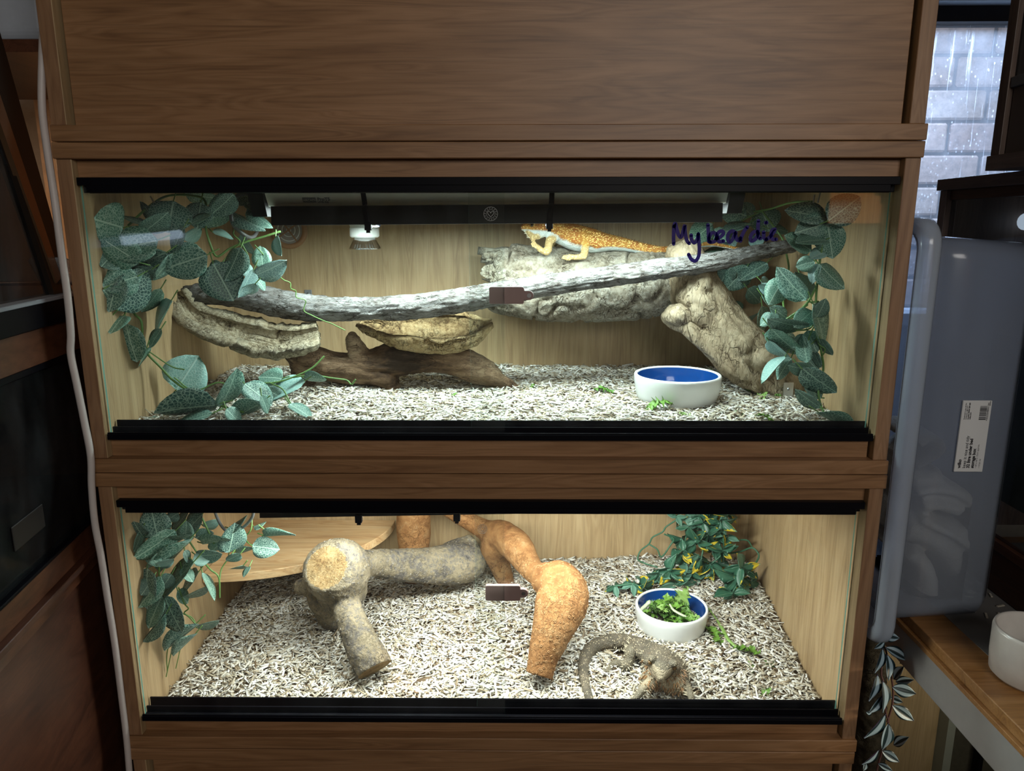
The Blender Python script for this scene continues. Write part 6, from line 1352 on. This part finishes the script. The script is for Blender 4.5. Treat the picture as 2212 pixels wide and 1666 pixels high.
for pts in ([(390, 320), (400, 460), (380, 700), (400, 790), (400, 930), (430, 1110), (450, 1200), (390, 1460), (350, 1600), (330, 1700)], [(420, 450), (490, 800), (490, 1000), (440, 1180)]):
    P = [at(*c6(*p), Y=.03) for p in pts]
    for p in P: p[0] = max(p[0], .607)
    V, F = loft(P, .0016, 7, 50); mk('stem', V, F, plain('purple_stem', (.10, .05, .05), .5), tpn, True)
# dark rough mass filling the space behind the leaves
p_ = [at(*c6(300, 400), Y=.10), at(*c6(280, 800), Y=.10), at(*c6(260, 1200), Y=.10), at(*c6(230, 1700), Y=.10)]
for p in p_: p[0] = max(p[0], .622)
lump('dark_mass', [loft(p_, [.016, .022, .026, .028], 14, 24)], .0045, woodmat('dark_mass', [(.3, (.006, .006, .004)), (.5, (.022, .020, .015)), (.75, (.06, .055, .04))], 60, crack=.7), [(30, .006, 'n'), (90, .003, 'r')], 'dark rough mass hanging behind the striped leaves', 'mass')

# added strip lamp, unseen under the right-hand shelf, to brighten the cabinet side
ul = thing('added_strip_lamp', (.80, -.10, SH-.10), 'added unseen strip lamp under the right-hand shelf brightening the pale oak cabinet side', 'lamp')
boxo('lamp_housing', .752, .88, -.13, -.07, SH-.085, SH-.0535, WHITEP, ul, .003); V, F = loft([(.760, -.10, SH-.090), (.872, -.10, SH-.090)], .006, 12, 4); mk('tube', V, F, emit('added_warm_tube', (1, .86, .62), 6), ul, True)
area('under_shelf_fill', (.80, -.10, SH-.098), (.72, .20, -.55), .11, .03, 0.42, (1, .84, .60))
# heat lamp of the left neighbour, just out of the picture
hl = thing('heat_lamp', (-1.02, .28, .40), 'warm heat lamp over the left mahogany vivarium', 'lamp')
V, F = lathe([(.004, .10), (.03, .095), (.055, .03), (.06, .0), (.057, .0), (.05, .03), (.026, .09), (.004, .093)], (-1.02, .28, .48), 28); mk('lamp_shade', V, F, GREYM, hl, True); V, F = ball((-1.02, .28, .50), .022, 16, 10); mk('bulb', V, F, emit('warm_bulb', (1, .5, .2), 20), hl, True)
V, F = loft([(-1.02, .28, .575), (-1.02, .28, CEZ-.002)], .004, 8, 4); mk('cord', V, F, BLACK, hl, True)
pl_ = bpy.data.lights.new('heat_glow', 'POINT'); pl_.energy = 2.2; pl_.color = (1, .58, .30); pl_.shadow_soft_size = .03; po = bpy.data.objects.new('heat_glow', pl_); COL.objects.link(po); po.location = (-1.02, .28, .465)

# two glowing objects added behind the viewer, unseen, to make reflections in the glass
ta = thing('orange_glow_panel', (1.63, -2.36, .36), 'added unseen orange glowing panel mirrored at the top right of the upper glass', 'glow panel')
boxo('glowing_front', 1.47, 1.80, -2.372, -2.366, .372, .62, emit('orange_glow', (1.0, .36, .10), 1.3), ta); mb = MB(); mb.box(1.45, 1.82, -2.43, -2.374, .36, .64); bevel(mb.build('panel_body', MAHO, ta), .003, 1)
tb2 = thing('tube_lamp', (-1.73, -2.36, .28), 'added unseen blue-white glowing tube mirrored in the upper left glass', 'lamp')  # invented tube, its glow makes the blue streak in the left glass
V, F = loft([(-1.96, -2.36, .275), (-1.52, -2.36, .325)], .020, 14, 6); mk('tube', V, F, emit('blue_white_glow', (.62, .78, 1.0), 4.5), tb2, True); boxo('bracket', -1.99, -1.49, -2.43, -2.385, .27, .33, WHITEP, tb2)
